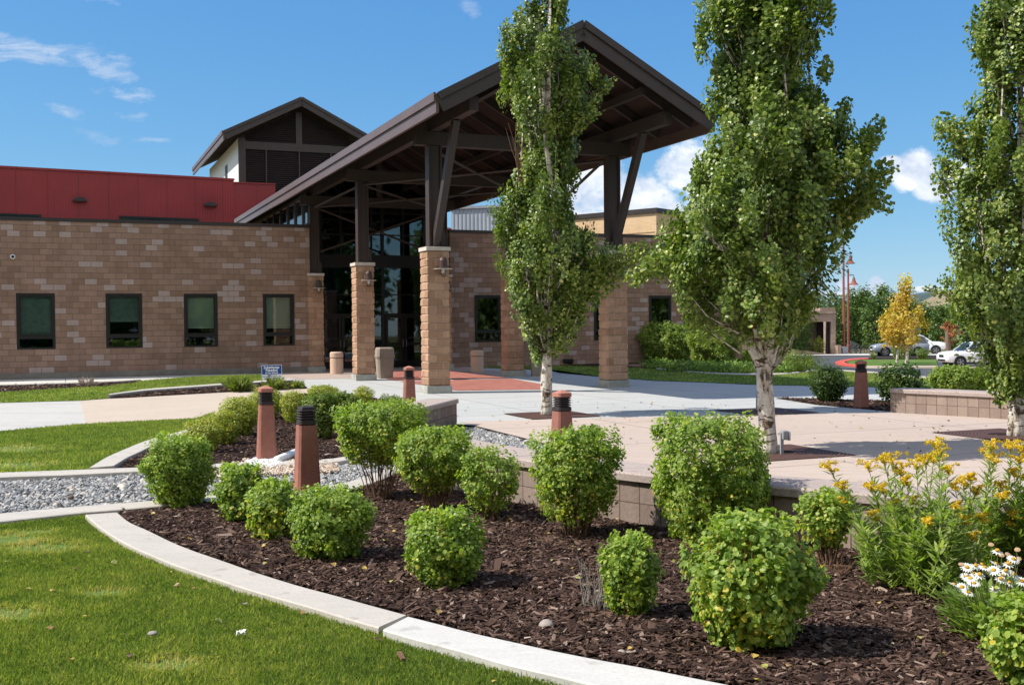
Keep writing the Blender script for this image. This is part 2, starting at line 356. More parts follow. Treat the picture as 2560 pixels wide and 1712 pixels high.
def m_leaf(name, stops, trans=.35, spec=.35, rough=.45, vein=0):
    n = NT(name); at = n.N.new('ShaderNodeAttribute'); at.attribute_name = 'rnd'
    col = n.ramp(at.outputs['Fac'], stops); n.base(col, rough, spec)
    out = [x for x in n.N if x.type == 'OUTPUT_MATERIAL'][0]
    tr = n.N.new('ShaderNodeBsdfTranslucent'); n.lk(n.mix(1, col, (1.35, 1.5, .55), 'MULTIPLY'), tr.inputs[0])
    ms = n.N.new('ShaderNodeMixShader'); ms.inputs[0].default_value = trans; n.lk(n.b.outputs[0], ms.inputs[1]); n.lk(tr.outputs[0], ms.inputs[2]); n.lk(ms.outputs[0], out.inputs[0]); return n.m
MT['aspen'] = m_leaf('aspen_leaf', [(0, (.080, .128, .026)), (.4, (.165, .236, .044)), (.7, (.31, .375, .085)), (.9, (.46, .48, .16)), (1, (.55, .50, .17))], .28, .42, .38)
MT['currant'] = m_leaf('currant_leaf', [(0, (.12, .20, .036)), (.45, (.25, .35, .062)), (.8, (.42, .50, .10)), (.94, (.56, .58, .11)), (1, (.66, .50, .08))], .45)
MT['yellowish'] = m_leaf('yellow_green_leaf', [(0, (.19, .25, .035)), (.4, (.34, .38, .055)), (.8, (.48, .46, .08)), (1, (.54, .38, .12))])
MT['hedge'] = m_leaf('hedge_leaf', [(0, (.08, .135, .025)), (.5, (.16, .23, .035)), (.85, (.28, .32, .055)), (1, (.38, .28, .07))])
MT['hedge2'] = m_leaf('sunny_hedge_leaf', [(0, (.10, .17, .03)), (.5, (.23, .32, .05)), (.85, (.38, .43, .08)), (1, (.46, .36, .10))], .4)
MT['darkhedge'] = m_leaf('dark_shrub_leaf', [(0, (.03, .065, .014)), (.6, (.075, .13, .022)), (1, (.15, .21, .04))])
MT['juniper'] = m_leaf('juniper_needles', [(0, (.08, .15, .02)), (.5, (.15, .24, .03)), (1, (.26, .34, .06))], .2)
MT['wood'] = m_leaf('far_tree_leaf', [(0, (.045, .09, .025)), (.5, (.12, .19, .05)), (1, (.26, .33, .11))])
MT['gold'] = m_leaf('autumn_gold_leaf', [(0, (.42, .25, .05)), (.4, (.56, .40, .07)), (.75, (.72, .62, .09)), (1, (.36, .42, .09))])
MT['copper'] = m_leaf('copper_dead_leaf', [(0, (.28, .10, .04)), (1, (.5, .22, .1))])
MT['golden'] = m_leaf('goldenrod_leaf', [(0, (.15, .22, .055)), (.6, (.31, .40, .11)), (1, (.55, .57, .22))], .5)
MT['grassb'] = m_leaf('grass_blade', [(0, (.095, .145, .036)), (.4, (.190, .255, .060)), (.7, (.33, .37, .10)), (.9, (.46, .44, .15)), (1, (.58, .49, .28))], .45)
MT['chips'] = m_leaf('bark_chips', [(0, (.022, .012, .009)), (.4, (.060, .034, .025)), (.72, (.14, .085, .062)), (.9, (.28, .20, .155)), (1, (.46, .38, .31))], 0, .15, .85)
MT['stones'] = m_leaf('gravel_stones', [(0, (.17, .175, .175)), (.5, (.31, .31, .305)), (.85, (.45, .44, .42)), (1, (.56, .48, .40))], 0, .2, .85)
MT['tanstones'] = m_leaf('tan_stones', [(0, (.38, .28, .21)), (.5, (.55, .44, .34)), (1, (.70, .60, .50))], 0, .2, .85)
MT['whitestones'] = m_leaf('white_powder', [(0, (.75, .74, .70)), (1, (.88, .87, .85))], 0, .1, .9)
MT['stem'] = plain('shrub_stem', (.17, .095, .055), .85, var=.3, sc=30)
MT['redstem'] = plain('red_shoots', (.33, .085, .03), .8, var=.3, sc=30)
MT['greystem'] = plain('grey_dry_stem', (.30, .27, .23), .9, var=.2, sc=30)
MT['gstem'] = plain('green_stem', (.18, .20, .06), .7, var=.3, sc=30)

def m_bark():
    n = NT('aspen_bark'); v = n.mp((1, 1, .35)); a = n.noise(9, 7, .7, v, .6); b = n.noise(4, 5, .6, n.mp((1.2, 1.2, 3.2)), .5); c = n.noise(28, 5, .6, n.mp((1, 1, .6)))
    col = n.ramp(a, [(.38, (.07, .05, .035)), (.44, (.46, .40, .32)), (.50, (.70, .64, .56)), (.7, (.82, .78, .71))])
    col = n.mix(n.ramp(b, [(.54, (0, 0, 0)), (.60, (1, 1, 1))]), col, (.11, .070, .045)); col = n.mix(.5, col, n.ramp(c, [(.3, (.5, .48, .45)), (.6, (1, 1, 1))]), 'MULTIPLY')
    n.base(col, .9, .15); n.bump(n.math('ADD', a, n.math('MULTIPLY', c, .4)), .03, .9); return n.m
MT['bark'] = m_bark()
MT['brownbark'] = plain('brown_bark', (.16, .11, .08), .9, var=.3, sc=12, bump=.01)

def m_ground(name, stops, sc=3, sc2=40, bumpd=.01, mixf=.5):
    n = NT(name); c = n.ramp(n.noise(sc, 6, .6), stops); d = n.ramp(n.noise(sc2, 4, .7), [(.3, (.45, .45, .45)), (.7, (1.25, 1.25, 1.25))])
    n.base(n.mix(mixf, c, d, 'MULTIPLY'), .95, .1); n.bump(n.noise(sc2, 5, .7), bumpd); return n.m
MT['lawn'] = m_ground('lawn_soil_and_grass', [(.3, (.075, .135, .022)), (.5, (.105, .175, .035)), (.7, (.16, .20, .055))], 1.2, 60)
MT['mulchb'] = m_ground('mulch_base', [(.3, (.022, .014, .011)), (.7, (.06, .038, .030))], 4, 60, .03)
MT['gravelb'] = m_ground('gravel_base', [(.3, (.12, .12, .12)), (.7, (.26, .26, .26))], 5, 50, .02)
MT['earth'] = m_ground('dry_earth', [(.3, (.11, .10, .05)), (.7, (.20, .17, .09))], .05, 2, .05)
MT['hill'] = m_ground('sage_hillside', [(.35, (.10, .13, .06)), (.5, (.26, .21, .13)), (.65, (.36, .29, .20))], .035, .25, .5, .6)
MT['mount'] = m_ground('hazed_forest_mountain', [(.3, (.055, .08, .08)), (.7, (.09, .12, .12))], .004, .02, 1)  # forest tone greyed towards blue to stand in for distance haze
MT['grate'] = None
def m_grate():
    n = NT('cast_iron_grate'); v = n.co.outputs['Object']; ln = n.N.new('ShaderNodeVectorMath'); ln.operation = 'LENGTH'; n.lk(v, ln.inputs[0])
    ring = n.math('LESS_THAN', n.math('PINGPONG', ln.outputs['Value'], .025), .009)
    n.base(n.mix(ring, (.15, .075, .055), (.012, .009, .008)), .7, .3, .2); n.bump(n.math('SUBTRACT', 1, ring), .01); return n.m
MT['grate'] = m_grate()
MT['bollard'] = plain('brick_red_concrete', (.300, .125, .092), .85, var=.14, sc=14, bump=.0015)
MT['bollardcap'] = plain('brick_red_cap', (.40, .17, .125), .85, var=.14, sc=14)

# ------------------------------------------------------------------ flat sheets
def sheet(name, poly, z, mat, follow=False, step=2.0, local=False):
    """one flat (or ground-following) sheet, polygon in world x,y"""
    bm = bmesh.new()
    vs = [bm.verts.new((x, y, 0)) for x, y in poly]; bm.faces.new(vs)
    if follow:
        xs = [p[0] for p in poly]; ys = [p[1] for p in poly]
        for ax, lo, hi in ((0, min(xs), max(xs)), (1, min(ys), max(ys))):
            k = math.floor(lo/step)*step+step
            while k < hi:
                nrm = [0, 0, 0]; nrm[ax] = 1; co = [0, 0, 0]; co[ax] = k
                bmesh.ops.bisect_plane(bm, geom=bm.verts[:]+bm.edges[:]+bm.faces[:], plane_co=co, plane_no=nrm, dist=1e-6); k += step
    bmesh.ops.triangulate(bm, faces=bm.faces[:])
    for v in bm.verts: v.co.z = z+(float(hT(v.co.x, v.co.y)) if follow else 0)
    bmesh.ops.recalc_face_normals(bm, faces=bm.faces)
    for f in bm.faces:
        if f.normal.z < 0: f.normal_flip()
    me = bpy.data.meshes.new(name); 
    if local:
        c = Vector((OX, OY, 0)); R_ = Matrix.Rotation(-AL, 4, 'Z')
        for v in bm.verts: v.co = R_ @ (v.co-c)
    bm.to_mesh(me); bm.free(); me.materials.append(mat); o = bpy.data.objects.new(name, me); COL.objects.link(o)
    if local: o.location = (OX, OY, 0); o.rotation_euler = (0, 0, AL)
    o['kind'] = 'structure'; return o
def inpoly(x, y, poly):
    x = np.asarray(x); y = np.asarray(y); r = np.zeros(x.shape, bool); n = len(poly); j = n-1
    for i in range(n):
        xi, yi = poly[i]; xj, yj = poly[j]
        c = ((yi > y) != (yj > y)) & (x < (xj-xi)*(y-yi)/((yj-yi) if yj != yi else 1e-9)+xi); r ^= c; j = i
    return r
def sample_poly(poly, dens, maxn=400000, falloff=None):
    xs = [p[0] for p in poly]; ys = [p[1] for p in poly]; A = (max(xs)-min(xs))*(max(ys)-min(ys)); n = int(min(maxn*4, A*dens))
    x = RNG.uniform(min(xs), max(xs), n); y = RNG.uniform(min(ys), max(ys), n); k = inpoly(x, y, poly)
    vis = (np.abs(x) < .58*y+.8)
    k &= vis
    x, y = x[k], y[k]
    if len(x) > maxn: x, y = x[:maxn], y[:maxn]
    return x, y
def vnoise(x, y, sc, seed=0):
    x = np.asarray(x)*sc; y = np.asarray(y)*sc; s = np.zeros(np.broadcast(x, y).shape)
    r = np.random.default_rng(seed+11)
    for k in range(9):
        a = r.uniform(0, 6.28); f = r.uniform(.6, 2.2); p = r.uniform(0, 6.28); s = s+np.sin((x*math.cos(a)+y*math.sin(a))*f*2+p+1.3*np.sin(y*f+p*2))/f**.5
    return s/4.5
def resample(P, n):
    P = np.array(P, float); d = np.r_[0, np.cumsum(np.linalg.norm(np.diff(P, axis=0), axis=1))]; t = np.linspace(0, d[-1], n)
    return np.stack([np.interp(t, d, P[:, k]) for k in range(P.shape[1])], 1)
def smooth_line(P, n=60):
    Q = resample(P, n)
    for _ in range(3): Q[1:-1] = (Q[:-2]+2*Q[1:-1]+Q[2:])/4
    return Q
def strip(name, A, B, z0, z1, mat, joints=(), n=60, follow=False):
    A = smooth_line(A, n); B = smooth_line(B, n); mb = MB(); V = []; F = []
    h = lambda p: float(hT(p[0], p[1])) if follow else 0
    for i in range(n):
        for (p, z) in ((A[i], z0), (A[i], z1-.008), (A[i]+(B[i]-A[i])*.03, z1), (B[i]+(A[i]-B[i])*.03, z1), (B[i], z1-.008), (B[i], z0)): V.append((p[0], p[1], z+h(p)))
    k = 6
    for i in range(n-1):
        if i in joints: continue
        for j in range(k-1): F.append((i*k+j, i*k+j+1, (i+1)*k+j+1, (i+1)*k+j))
    F.append(tuple(range(k))); F.append(tuple((n-1)*k+j for j in range(k)))
    mb.add(V, F); o = mb.build(name, mat); o['kind'] = 'structure'; return o

P = lambda *pts: [G(*p) for p in pts]
PT = lambda *pts: [GT(*p) for p in pts]
# ---- ground
def build_ground():
    xs = np.r_[-3000, -1200, -500, -200, -100, -60, np.arange(-40, 121, 2), 160, 250, 500, 1200, 3000]; ys = np.r_[-60, -30, -10, np.arange(0, 161, 2), 200, 300, 500, 900, 1600, 3000, 6000]
    X, Y = np.meshgrid(xs, ys); Z = hT(X, Y)-.06; n, m_ = X.shape
    V = np.stack([X.ravel(), Y.ravel(), Z.ravel()], 1); i = np.arange((n-1)*(m_-1)); r = i//(m_-1); c = i % (m_-1); a = r*m_+c
    o = mesh_np('ground', V, np.stack([a, a+1, a+m_+1, a+m_], 1), MT['earth']); o['kind'] = 'structure'
build_ground()

K1o = [(213,1286),(252,1320),(299,1350),(341,1371.5),(384,1388.6),(426,1407.8),(490,1429),(554,1450),(610,1469.6),(665,1484.5),(704,1497),(768,1513.7),(832,1533.6),(887,1550.6),(951,1570),(1041,1597),(1135,1620.6),(1200,1639),(1256,1656),(1322,1672),(1392,1688),(1463,1705),(1500,1714),(1700,1762),(1950,1816)]
K1i = [(294,1280),(324,1305.4),(371,1324.6),(426,1352),(478,1373.7),(554,1399),(631,1427),(704,1450),(768,1469.6),(810,1479),(874,1497),(938,1515),(961,1520.7),(1017,1537),(1111,1562),(1181,1580.7),(1299,1606.5),(1392,1627),(1510,1650),(1604,1666),(1697,1685),(1791,1703.6),(1840,1713),(2100,1765),(2400,1818)]
KZ = .045
k1o = [G(u, v, KZ) for u, v in K1o]; k1i = [G(u, v, KZ) for u, v in K1i]
SO = 15  # where the old kerb meets the new one
strip('kerb', k1o[:SO-1]+[G(946, 1567, KZ)], k1i[:13]+[G(1017, 1536, KZ)], -.05, KZ, MT['kerb'], n=50)
strip('kerb', [G(957, 1573, KZ)]+k1o[SO:], [G(1022, 1539.5, KZ)]+k1i[14:], -.05, KZ, MT['kerbnew'], n=50)
k2l = P((-300,1345),(0,1312),(110,1300),(213,1288),(315,1281),(367,1276),(532,1259),(700,1249),(860,1236),(960,1205),(1030,1170)); k2u = P((-300,1318),(0,1292),(110,1281),(220,1272),(367,1261),(532,1245),(700,1234),(850,1218),(940,1190),(1010,1158))
strip('kerb', k2l, k2u, -.12, .035, MT['kerb'], n=50)
k3u = P((-300,1210),(0,1187),(160,1182),(285,1177),(400,1173),(560,1164),(700,1158),(835,1154),(930,1130),(1000,1100)); k3l = P((-300,1224),(0,1198),(160,1194),(285,1187),(400,1182),(560,1173),(700,1167),(845,1162),(945,1137),(1015,1105))
strip('kerb', k3u, k3l, -.12, .035, MT['kerb'], n=50)
k4o = P((222,1180),(264,1153),(304,1135),(348,1116),(392,1101),(455,1085),(500,1068)); k4i = P((285,1175),(319,1153),(352,1138),(378,1124),(415,1110),(465,1094),(510,1076))
strip('kerb', k4o, k4i, -.02, .055, MT['kerb'], n=40)

# seat wall plan (centre line)
SWF = [(-1.05, 12.75), (-.35, 11.45), (.40, 10.45), (1.25, 9.55), (2.2, 8.80), (3.2, 8.10), (4.4, 7.45), (5.8, 6.95)]
SWL = [(-1.22, 18.95), (-1.45, 18.0), (-1.66, 17.1), (-1.80, 16.1), (-1.85, 15.2)]
SWR = [(7.4, 20.85), (8.2, 19.95), (9.0, 18.95), (9.9, 17.7), (10.8, 16.2)]
chan_edge = [G(1187, 1065.3), G(1343, 1104.7), (1.25, 13.9), (2.0, 12.3), (2.55, 10.9)]

LAWN1 = P((-500,1330),(0,1312),(213,1287),*K1o[1:],(1950,1950),(-800,1950))
MULCH1 = [G(u, v) for u, v in ((315,1281),(367,1276),(532,1259),(700,1249),(860,1236),(960,1205),(1030,1170))]+[(-1.2, 12.9)]+SWF+[(5.5, 4.6), (3.0, 4.4)]+[G(u, v) for u, v in K1i[::-1]]
MULCH2 = P((285,1180),(319,1153),(352,1138),(378,1124),(465,1094),(510,1060),(560,1035),(640,1000),(760,985),(870,985),(960,1000))+[(-1.9, 18.9)]+SWL[1:]+P((1000,1105),(930,1134),(835,1158),(700,1163),(560,1170),(400,1177))
GRAVEL1 = P((-400,1220),(0,1193),(160,1188),(285,1182),(400,1178),(560,1170),(700,1163),(845,1158),(945,1134),(1015,1100))+[(-1.5,15.6),(-1.3,17.4),(-1.0,18.5)]+chan_edge+SWF[3::-1]+P((1010,1158),(940,1190),(850,1225),(700,1240),(532,1252),(367,1268),(220,1279),(0,1302),(-400,1340))
LAWN2 = P((-300,1105),(0,1080),(216,1062),(433,1051),(491,1048),(540,1030),(510,1060),(455,1085),(392,1101),(348,1116),(304,1135),(264,1153),(222,1180),(160,1184),(0,1190),(-300,1214))
PATHG = P((-300,1104),(0,1079),(216,1061.5),(200,1003),(0,1008.5),(-300,1016))
PATHT = P((216,1061.5),(433,1050),(491,1047),(560,1033),(640,1000),(760,985),(900,990),(790,973),(770,972),(623,979),(550,982.5),(312,996),(271,997.5),(200,1003))
MULCH5 = P((275,996.5),(312,995.5),(550,982),(623,978.5),(768,971.5),(732,957),(579,967),(477,975),(367,983),(312,990))
LAWN3 = P((-300,1016),(0,1008),(200,1002),(271,996),(312,990),(367,983),(477,975),(579,967),(660,961),(725,957),(700,948),(660,938),(477,944),(356,954),(330,960),(257,968),(128,975),(0,983),(-300,990))
MULCH3 = P((-300,992),(0,984),(128,976),(257,969),(335,961),(348,956),(340,955),(150,962),(0,966),(-300,974))
WALLAPR = P((-300,973),(0,966),(150,962),(348,954.5),(480,943),(660,937))+[W(-.3, 14.4)[:2], W(-14, 14.4)[:2]]
sheet('lawn', LAWN1, -.012, MT['lawn']); sheet('mulch_bed', MULCH1, 0.0, MT['mulchb']); sheet('mulch_bed', MULCH2, .004, MT['mulchb'])
sheet('gravel_bed', GRAVEL1, -.045, MT['gravelb']); sheet('lawn', LAWN2, .0, MT['lawn'])
sheet('path', PATHG, .012, MT['pathgrey']); sheet('path', PATHT, .012, MT['pathtan']); sheet('mulch_bed', MULCH5, .02, MT['mulchb'])
sheet('lawn', LAWN3, .012, MT['lawn']); sheet('mulch_bed', MULCH3, .02, MT['mulchb']); sheet('wall_apron', WALLAPR, .004, MT['walk'])
strip('kerb', P((271,997),(367,984),(477,976),(579,968),(660,962),(732,957.5)), P((275,994),(367,980.5),(477,972.5),(579,964.5),(660,958.5),(734,954.5)), 0, .10, MT['kerb'], n=30)
strip('kerb', P((-300,975),(0,967.5),(150,963.5),(300,958),(352,954)), P((-300,972.5),(0,965.5),(150,961.5),(300,956),(352,952)), 0, .07, MT['kerb'], n=30)

# plaza
lawn_edge_r = [(1397,933),(1494,942),(1640,953),(1736,956),(1894,963),(2026,965.5),(2113,967),(2300,971),(2480,976),(2600,979)]
PLAZA = [W(-.2, 14.4)[:2]]+P((700,948),(732,957),(768,971.5),(900,990),(960,1001))+[(-1.9, 19.1), (-1.1, 19.0), G(1160,1062), G(1187,1065.3)]+chan_edge[1:]+SWF[5:]+[(9, 9), (11.5, 13), (10.3, 16.8), (9.3, 18.6), (7.5, 20.6)]+PT((2139,1022),(2036,1012),(1936,996),(2050,997),(2200,1003),(2400,1012),(2620,1022))+PT(*lawn_edge_r[::-1])+[W(9.5, 15.3)[:2], W(3, 17.2)[:2]]
sheet('plaza', PLAZA, .008, MT['plaza'], follow=True)
PINK = P((1149,1056),(1300,1051.5),(1500,1046.5),(1640,1043.5),(1900,1039.5),(2060,1035),(2225,1033))+[(8.9, 18.9), (10.1, 17), (11.3, 13), (9, 9)]+SWF[:4:-1]+chan_edge[::-1]
sheet('pink_paving', PINK, .013, MT['pink'])
sheet('entrance_apron', [W(a, b)[:2] for a, b in ((-1.5, 9.0), (-.1, 8.9), (6.2, 8.9), (6.2, 15.4), (5.4, 17.2), (.2, 17.2), (0, 14.45), (-2.0, 14.4))], .012, MT['apron'])
for q in (((1.0, 5.9), (4.62, 5.75), (4.1, 1.9), (3.3, .2), (1.0, .8)), ((1.9, 9.2), (3.6, 8.7), (3.9, 6.6), (1.1, 6.4)), ((3.9, 6.6), (4.6, 8.8), (5.0, 13.2), (3.0, 13.8), (1.9, 9.5), (3.6, 8.9))):
    pass
sheet('red_brick_paving', [W(a, b)[:2] for a, b in ((1.05, .8), (3.35, .1), (4.12, 1.9), (4.65, 5.75), (1.05, 6.05))], .017, MT['redpaver'], local=True)
sheet('red_brick_paving', [W(a, b)[:2] for a, b in ((1.05, 6.55), (4.7, 6.25), (4.95, 9.0), (4.9, 13.3), (1.5, 13.6))], .017, MT['redpaver'], local=True)

# right side: lawn, beds, road, island
LAWN4 = PT(*lawn_edge_r[1:])+PT((2600,960),(2477,957),(2323,949),(2301,947),(2195,935),(2103,928.5),(2052,921),(2036,927),(1990,937),(1934,940.5),(1894,941.5),(1821,939.5),(1687,929.5),(1590,921))+[W(9.8, 15.2)[:2], W(6.6, 15.2)[:2]]+PT((1397,927),)
sheet('lawn', LAWN4, .02, MT['lawn'], follow=True)
BEDJ = PT((1590,921),(1687,929.5),(1821,939.5),(1894,941.5),(1934,940.5),(1990,937),(2036,927),(2052,920),(2035,905),(2000,893),(1960,890),(1800,890),(1700,905))+[W(11, 15.3)[:2]]
sheet('mulch_bed', BEDJ, .03, MT['mulchb'], follow=True)
BEDR = PT((1936,997),(1990,1003),(2036,1012.5),(2139,1022))+[(7.45, 20.6), (8.5, 20.9), (10, 18.5), (13, 19.5), (13.5, 22.5)]+PT((2440,1004),(2200,1003.5),(2050,998))
sheet('mulch_bed', BEDR, .018, MT['mulchb'], follow=True)
strip('kerb', PT((1640,924.5),(1687,930.5),(1821,940.5),(1894,942.5),(1934,941.5),(1990,938),(2020,930.5),(2036,927.5)), PT((1640,923),(1687,928.8),(1821,938.5),(1894,940),(1934,939.3),(1990,934.5),(2022,926),(2036,924.5)), 0, .06, MT['kerb'], n=40, follow=True)
ROAD = PT((1900,892),(1985,889.5),(2100,889.5),(2250,889.5),(2400,891),(2620,893),(2620,962),(2477,957),(2323,949),(2301,947),(2195,935),(2103,928.5),(2052,921),(2040,905),(2000,895))
sheet('road', ROAD, .012, MT['asphalt'], follow=True)
WALKF = PT((1900,890),(1985,889.3),(2250,889.3),(2620,892),(2620,884),(2300,883),(2150,884),(2060,885.5),(1900,884))
sheet('sidewalk', WALKF, .05, MT['walk'], follow=True)
strip('kerb', PT((2052,921),(2103,928.5),(2195,935),(2301,947),(2323,949),(2477,957),(2620,962)), PT((2052,922.5),(2103,930),(2195,936.5),(2301,948.7),(2323,951),(2477,959.5),(2620,965)), 0, .1, MT['kerb'], n=40, follow=True)
sheet('sidewalk', PT((2475,960),(2620,966),(2620,982),(2500,976),(2478,972)), .04, MT['walk'], follow=True)
ISL = PT((2112,906),(2125,903),(2150,901.5),(2340,901),(2345,917),(2260,918),(2160,918),(2130,914.5))
sheet('island_lawn', ISL, .10, MT['lawn'], follow=True)
strip('red_kerb', PT((2170,898),(2129,900),(2100,904.5),(2085,910),(2100,914.5),(2135,918.5),(2165,920)), PT((2172,900.5),(2140,902.5),(2120,905.5),(2110,908.5),(2118,912.5),(2143,916),(2165,918)), 0, .15, MT['redcurb'], n=40, follow=True)
strip('kerb', PT((2150,921.5),(2220,921.5),(2345,921)), PT((2150,918.5),(2220,918.5),(2345,918)), 0, .13, MT['pathtan'], n=20, follow=True)
sheet('mulch_bed', PT((2150,901.5),(2345,901),(2340,893.5),(2178,895.5)), .11, MT['mulchb'], follow=True)
sheet('road_crossing', PT((2345,921),(2480,926),(2560,921),(2480,917),(2345,914)), .018, MT['roadpink'], follow=True)

# ------------------------------------------------------------------ small scattered covers (uncountable)
def quats(n, tilt, rng=RNG):
    yaw = rng.uniform(0, 2*np.pi, n); t = rng.normal(0, tilt, n); r = rng.normal(0, tilt, n); cy, sy = np.cos(yaw), np.sin(yaw)
    ux = np.stack([cy*np.cos(t), sy*np.cos(t), np.sin(t)], 1); vy = np.stack([-sy*np.cos(r), cy*np.cos(r), np.sin(r)], 1)
    wz = np.cross(ux, vy); return ux, vy, wz/np.linalg.norm(wz, axis=1)[:, None]
def chips(name, poly, dens, ln, z, maxn, label, mat, hfun=None):
    x, y = sample_poly(poly, dens, maxn); n = len(x); L_ = RNG.lognormal(math.log(ln), .42, n); Wd = L_*RNG.uniform(.16, .38, n); T = Wd*.35
    ux, vy, wz = quats(n, .22); c = np.stack([x, y, z+RNG.uniform(0, .018, n)+(hfun(x, y) if hfun else 0)], 1)[:, None, :]
    sgn = np.array([(-1, -.5, -1), (-1.05, .7, -1), (.9, 1, -1), (1, -.8, -1), (-.85, -.55, 1), (-1, .6, 1), (.85, .8, 1), (1, -.9, 1)], float)[None]*(1+RNG.normal(0, .12, (n, 8, 3)))
    V = c+ux[:, None]*(sgn[..., 0:1]*L_[:, None, None]/2)+vy[:, None]*(sgn[..., 1:2]*Wd[:, None, None]/2)+wz[:, None]*(sgn[..., 2:3]*T[:, None, None]/2)
    F0 = np.array([(4, 7, 6, 5), (0, 1, 2, 3), (0, 3, 7, 4), (2, 1, 5, 6), (3, 2, 6, 7), (1, 0, 4, 5)][:]); F = (F0[None]+8*np.arange(n)[:, None, None]).reshape(-1, 4)
    r = np.repeat(RNG.beta(1.3, 2.0, n), 6); o = mesh_np(name, V.reshape(-1, 3), F, mat, attr=r); return tag(o, label, 'mulch' if 'mulch' in name else 'gravel', kind='stuff')
def stones(name, poly, dens, size, z, maxn, label, mat, hfun=None):
    x, y = sample_poly(poly, dens, maxn); n = len(x); Sz = RNG.lognormal(math.log(size), .33, n); ux, vy, wz = quats(n, .5)
    base = np.array([(1, 0, 0), (.3, .9, .1), (-.8, .6, 0), (-.9, -.4, .1), (-.1, -.9, 0), (.7, -.6, .1), (.35, .3, .6), (-.4, .25, .65), (-.1, -.4, .6), (0, 0, -.6)], float)[None]*(1+RNG.normal(0, .16, (n, 10, 3)))
    c = np.stack([x, y, z+RNG.uniform(0, .02, n)+(hfun(x, y) if hfun else 0)], 1)[:, None]
    V = c+(ux[:, None]*base[..., 0:1]+vy[:, None]*base[..., 1:2]*.75+wz[:, None]*base[..., 2:3]*.8)*(Sz[:, None, None]/2)
    F0 = np.array([(0, 1, 6), (1, 2, 7), (1, 7, 6), (2, 3, 7), (3, 4, 8), (3, 8, 7), (4, 5, 8), (5, 0, 6), (5, 6, 8), (6, 7, 8), (1, 0, 9), (2, 1, 9), (3, 2, 9), (4, 3, 9), (5, 4, 9), (0, 5, 9)])
    F = (F0[None]+10*np.arange(n)[:, None, None]).reshape(-1, 3); r = np.repeat(RNG.uniform(0, 1, n), 16); return tag(mesh_np(name, V.reshape(-1, 3), F, mat, attr=r), label, 'gravel', kind='stuff')
BARE = [(*G(110, 1368), .20), (*G(5, 1535), .16), (*G(15, 1125), .42), (*G(20, 1165), .35), (*G(95, 1328), .12), (*G(-20, 1345), .2), (*G(30, 1290+60), .15), (*G(260, 1480), .10), (*G(420, 1660), .10), (*G(330, 1330), .05)]
def grass(name, poly, dens, ln, wd, z, maxn, label, follow=False, bare=True):
    x, y = sample_poly(poly, dens, maxn)
    if bare:
        keep = np.ones(len(x), bool)
        for (bx, by, br) in BARE:
            dd = np.hypot((x-bx)/1.6, y-by)/br; keep &= ~((dd < 1+.25*np.sin(7*np.arctan2(y-by, x-bx))) & (RNG.uniform(0, 1, len(x)) < .9))
        x, y = x[keep], y[keep]
    n = len(x); clump = vnoise(x, y, 1.1, 3)*.5+vnoise(x, y, 5, 9)*.5+vnoise(x, y, 17, 5)*.35
    L_ = ln*(RNG.uniform(.55, 1.3, n))*(1+.25*np.clip(clump, -1, 1)); yaw = RNG.uniform(0, 6.283, n)+vnoise(x, y, 6, 21)*1.5; lean = np.abs(RNG.normal(0, .55, n))
    fx, fy = np.cos(yaw), np.sin(yaw); px, py = -fy, fx; w = wd*RNG.uniform(.7, 1.3, n)
    zz = z+(hT(x, y) if follow else 0)
    b = np.stack([x, y, zz*np.ones(n)], 1); side = np.stack([px*w/2, py*w/2, np.zeros(n)], 1)
    mid = b+np.stack([fx*np.sin(lean*.6)*L_*.55, fy*np.sin(lean*.6)*L_*.55, np.cos(lean*.6)*L_*.55], 1); tip = mid+np.stack([fx*np.sin(lean*1.5)*L_*.5, fy*np.sin(lean*1.5)*L_*.5, np.cos(lean*1.5)*L_*.5], 1)
    V = np.stack([b-side, b+side, mid+side*.8, tip, mid-side*.8], 1).reshape(-1, 3); F = (np.array([0, 1, 2, 3, 4])[None]+5*np.arange(n)[:, None])
    r = np.clip(.44+.30*clump+RNG.normal(0, .17, n), 0, 1); r[RNG.uniform(0, 1, n) < .05] = RNG.uniform(.9, 1)
    if bare:
        for (bx, by, br) in BARE:
            dd = np.hypot((x-bx)/1.6, y-by)/br; k = dd < 1.7; r[k] = np.clip(r[k]+.45*(1.7-dd[k]), 0, 1)
    return tag(mesh_np(name, V, F, MT['grassb'], attr=r), label, 'grass', kind='stuff')
hm = lambda x, y: .012*vnoise(x, y, 2.3, 4)
chips('mulch', MULCH1, 3800, .043, .006, 95000, 'dark bark mulch of the near shrub bed', MT['chips'], hm)
chips('mulch', MULCH2, 1500, .05, .008, 20000, 'dark bark mulch around the yellow green shrubs and left bollards', MT['chips'])
chips('mulch', MULCH3, 700, .07, .022, 6000, 'strip of bark mulch along the foot of the block wall', MT['chips'])
chips('mulch', MULCH5, 700, .07, .024, 6000, 'narrow wedge of bark mulch between small lawn and tan path', MT['chips'])
chips('mulch', BEDR, 600, .06, .02, 8000, 'bark mulch around the right hand bollard and round shrubs', MT['chips'], hT)
stones('gravel', GRAVEL1, 1500, .048, -.035, 36000, 'grey crushed gravel running between the concrete kerbs', MT['stones'])
TANP = P((520,1172),(560,1165),(620,1150),(700,1148),(840,1158),(850,1180),(700,1188),(600,1190),(540,1195))
stones('gravel', TANP, 1500, .04, .0, 6000, 'tan gravel heap around the foot of the rear left bollard', MT['tanstones'])
stones('gravel', P((610,1160),(650,1146),(700,1150),(705,1163),(680,1172),(640,1170)), 5000, .03, .012, 3000, 'spilled white powdery gravel at the foot of the rear left bollard', MT['whitestones'])
stones('gravel', [(8.6, 18.6), (9.5, 17.3), (9.9, 17.5), (9.0, 18.9)], 1200, .05, .01, 3000, 'grey gravel strip at the foot of the right seat wall', MT['stones'])
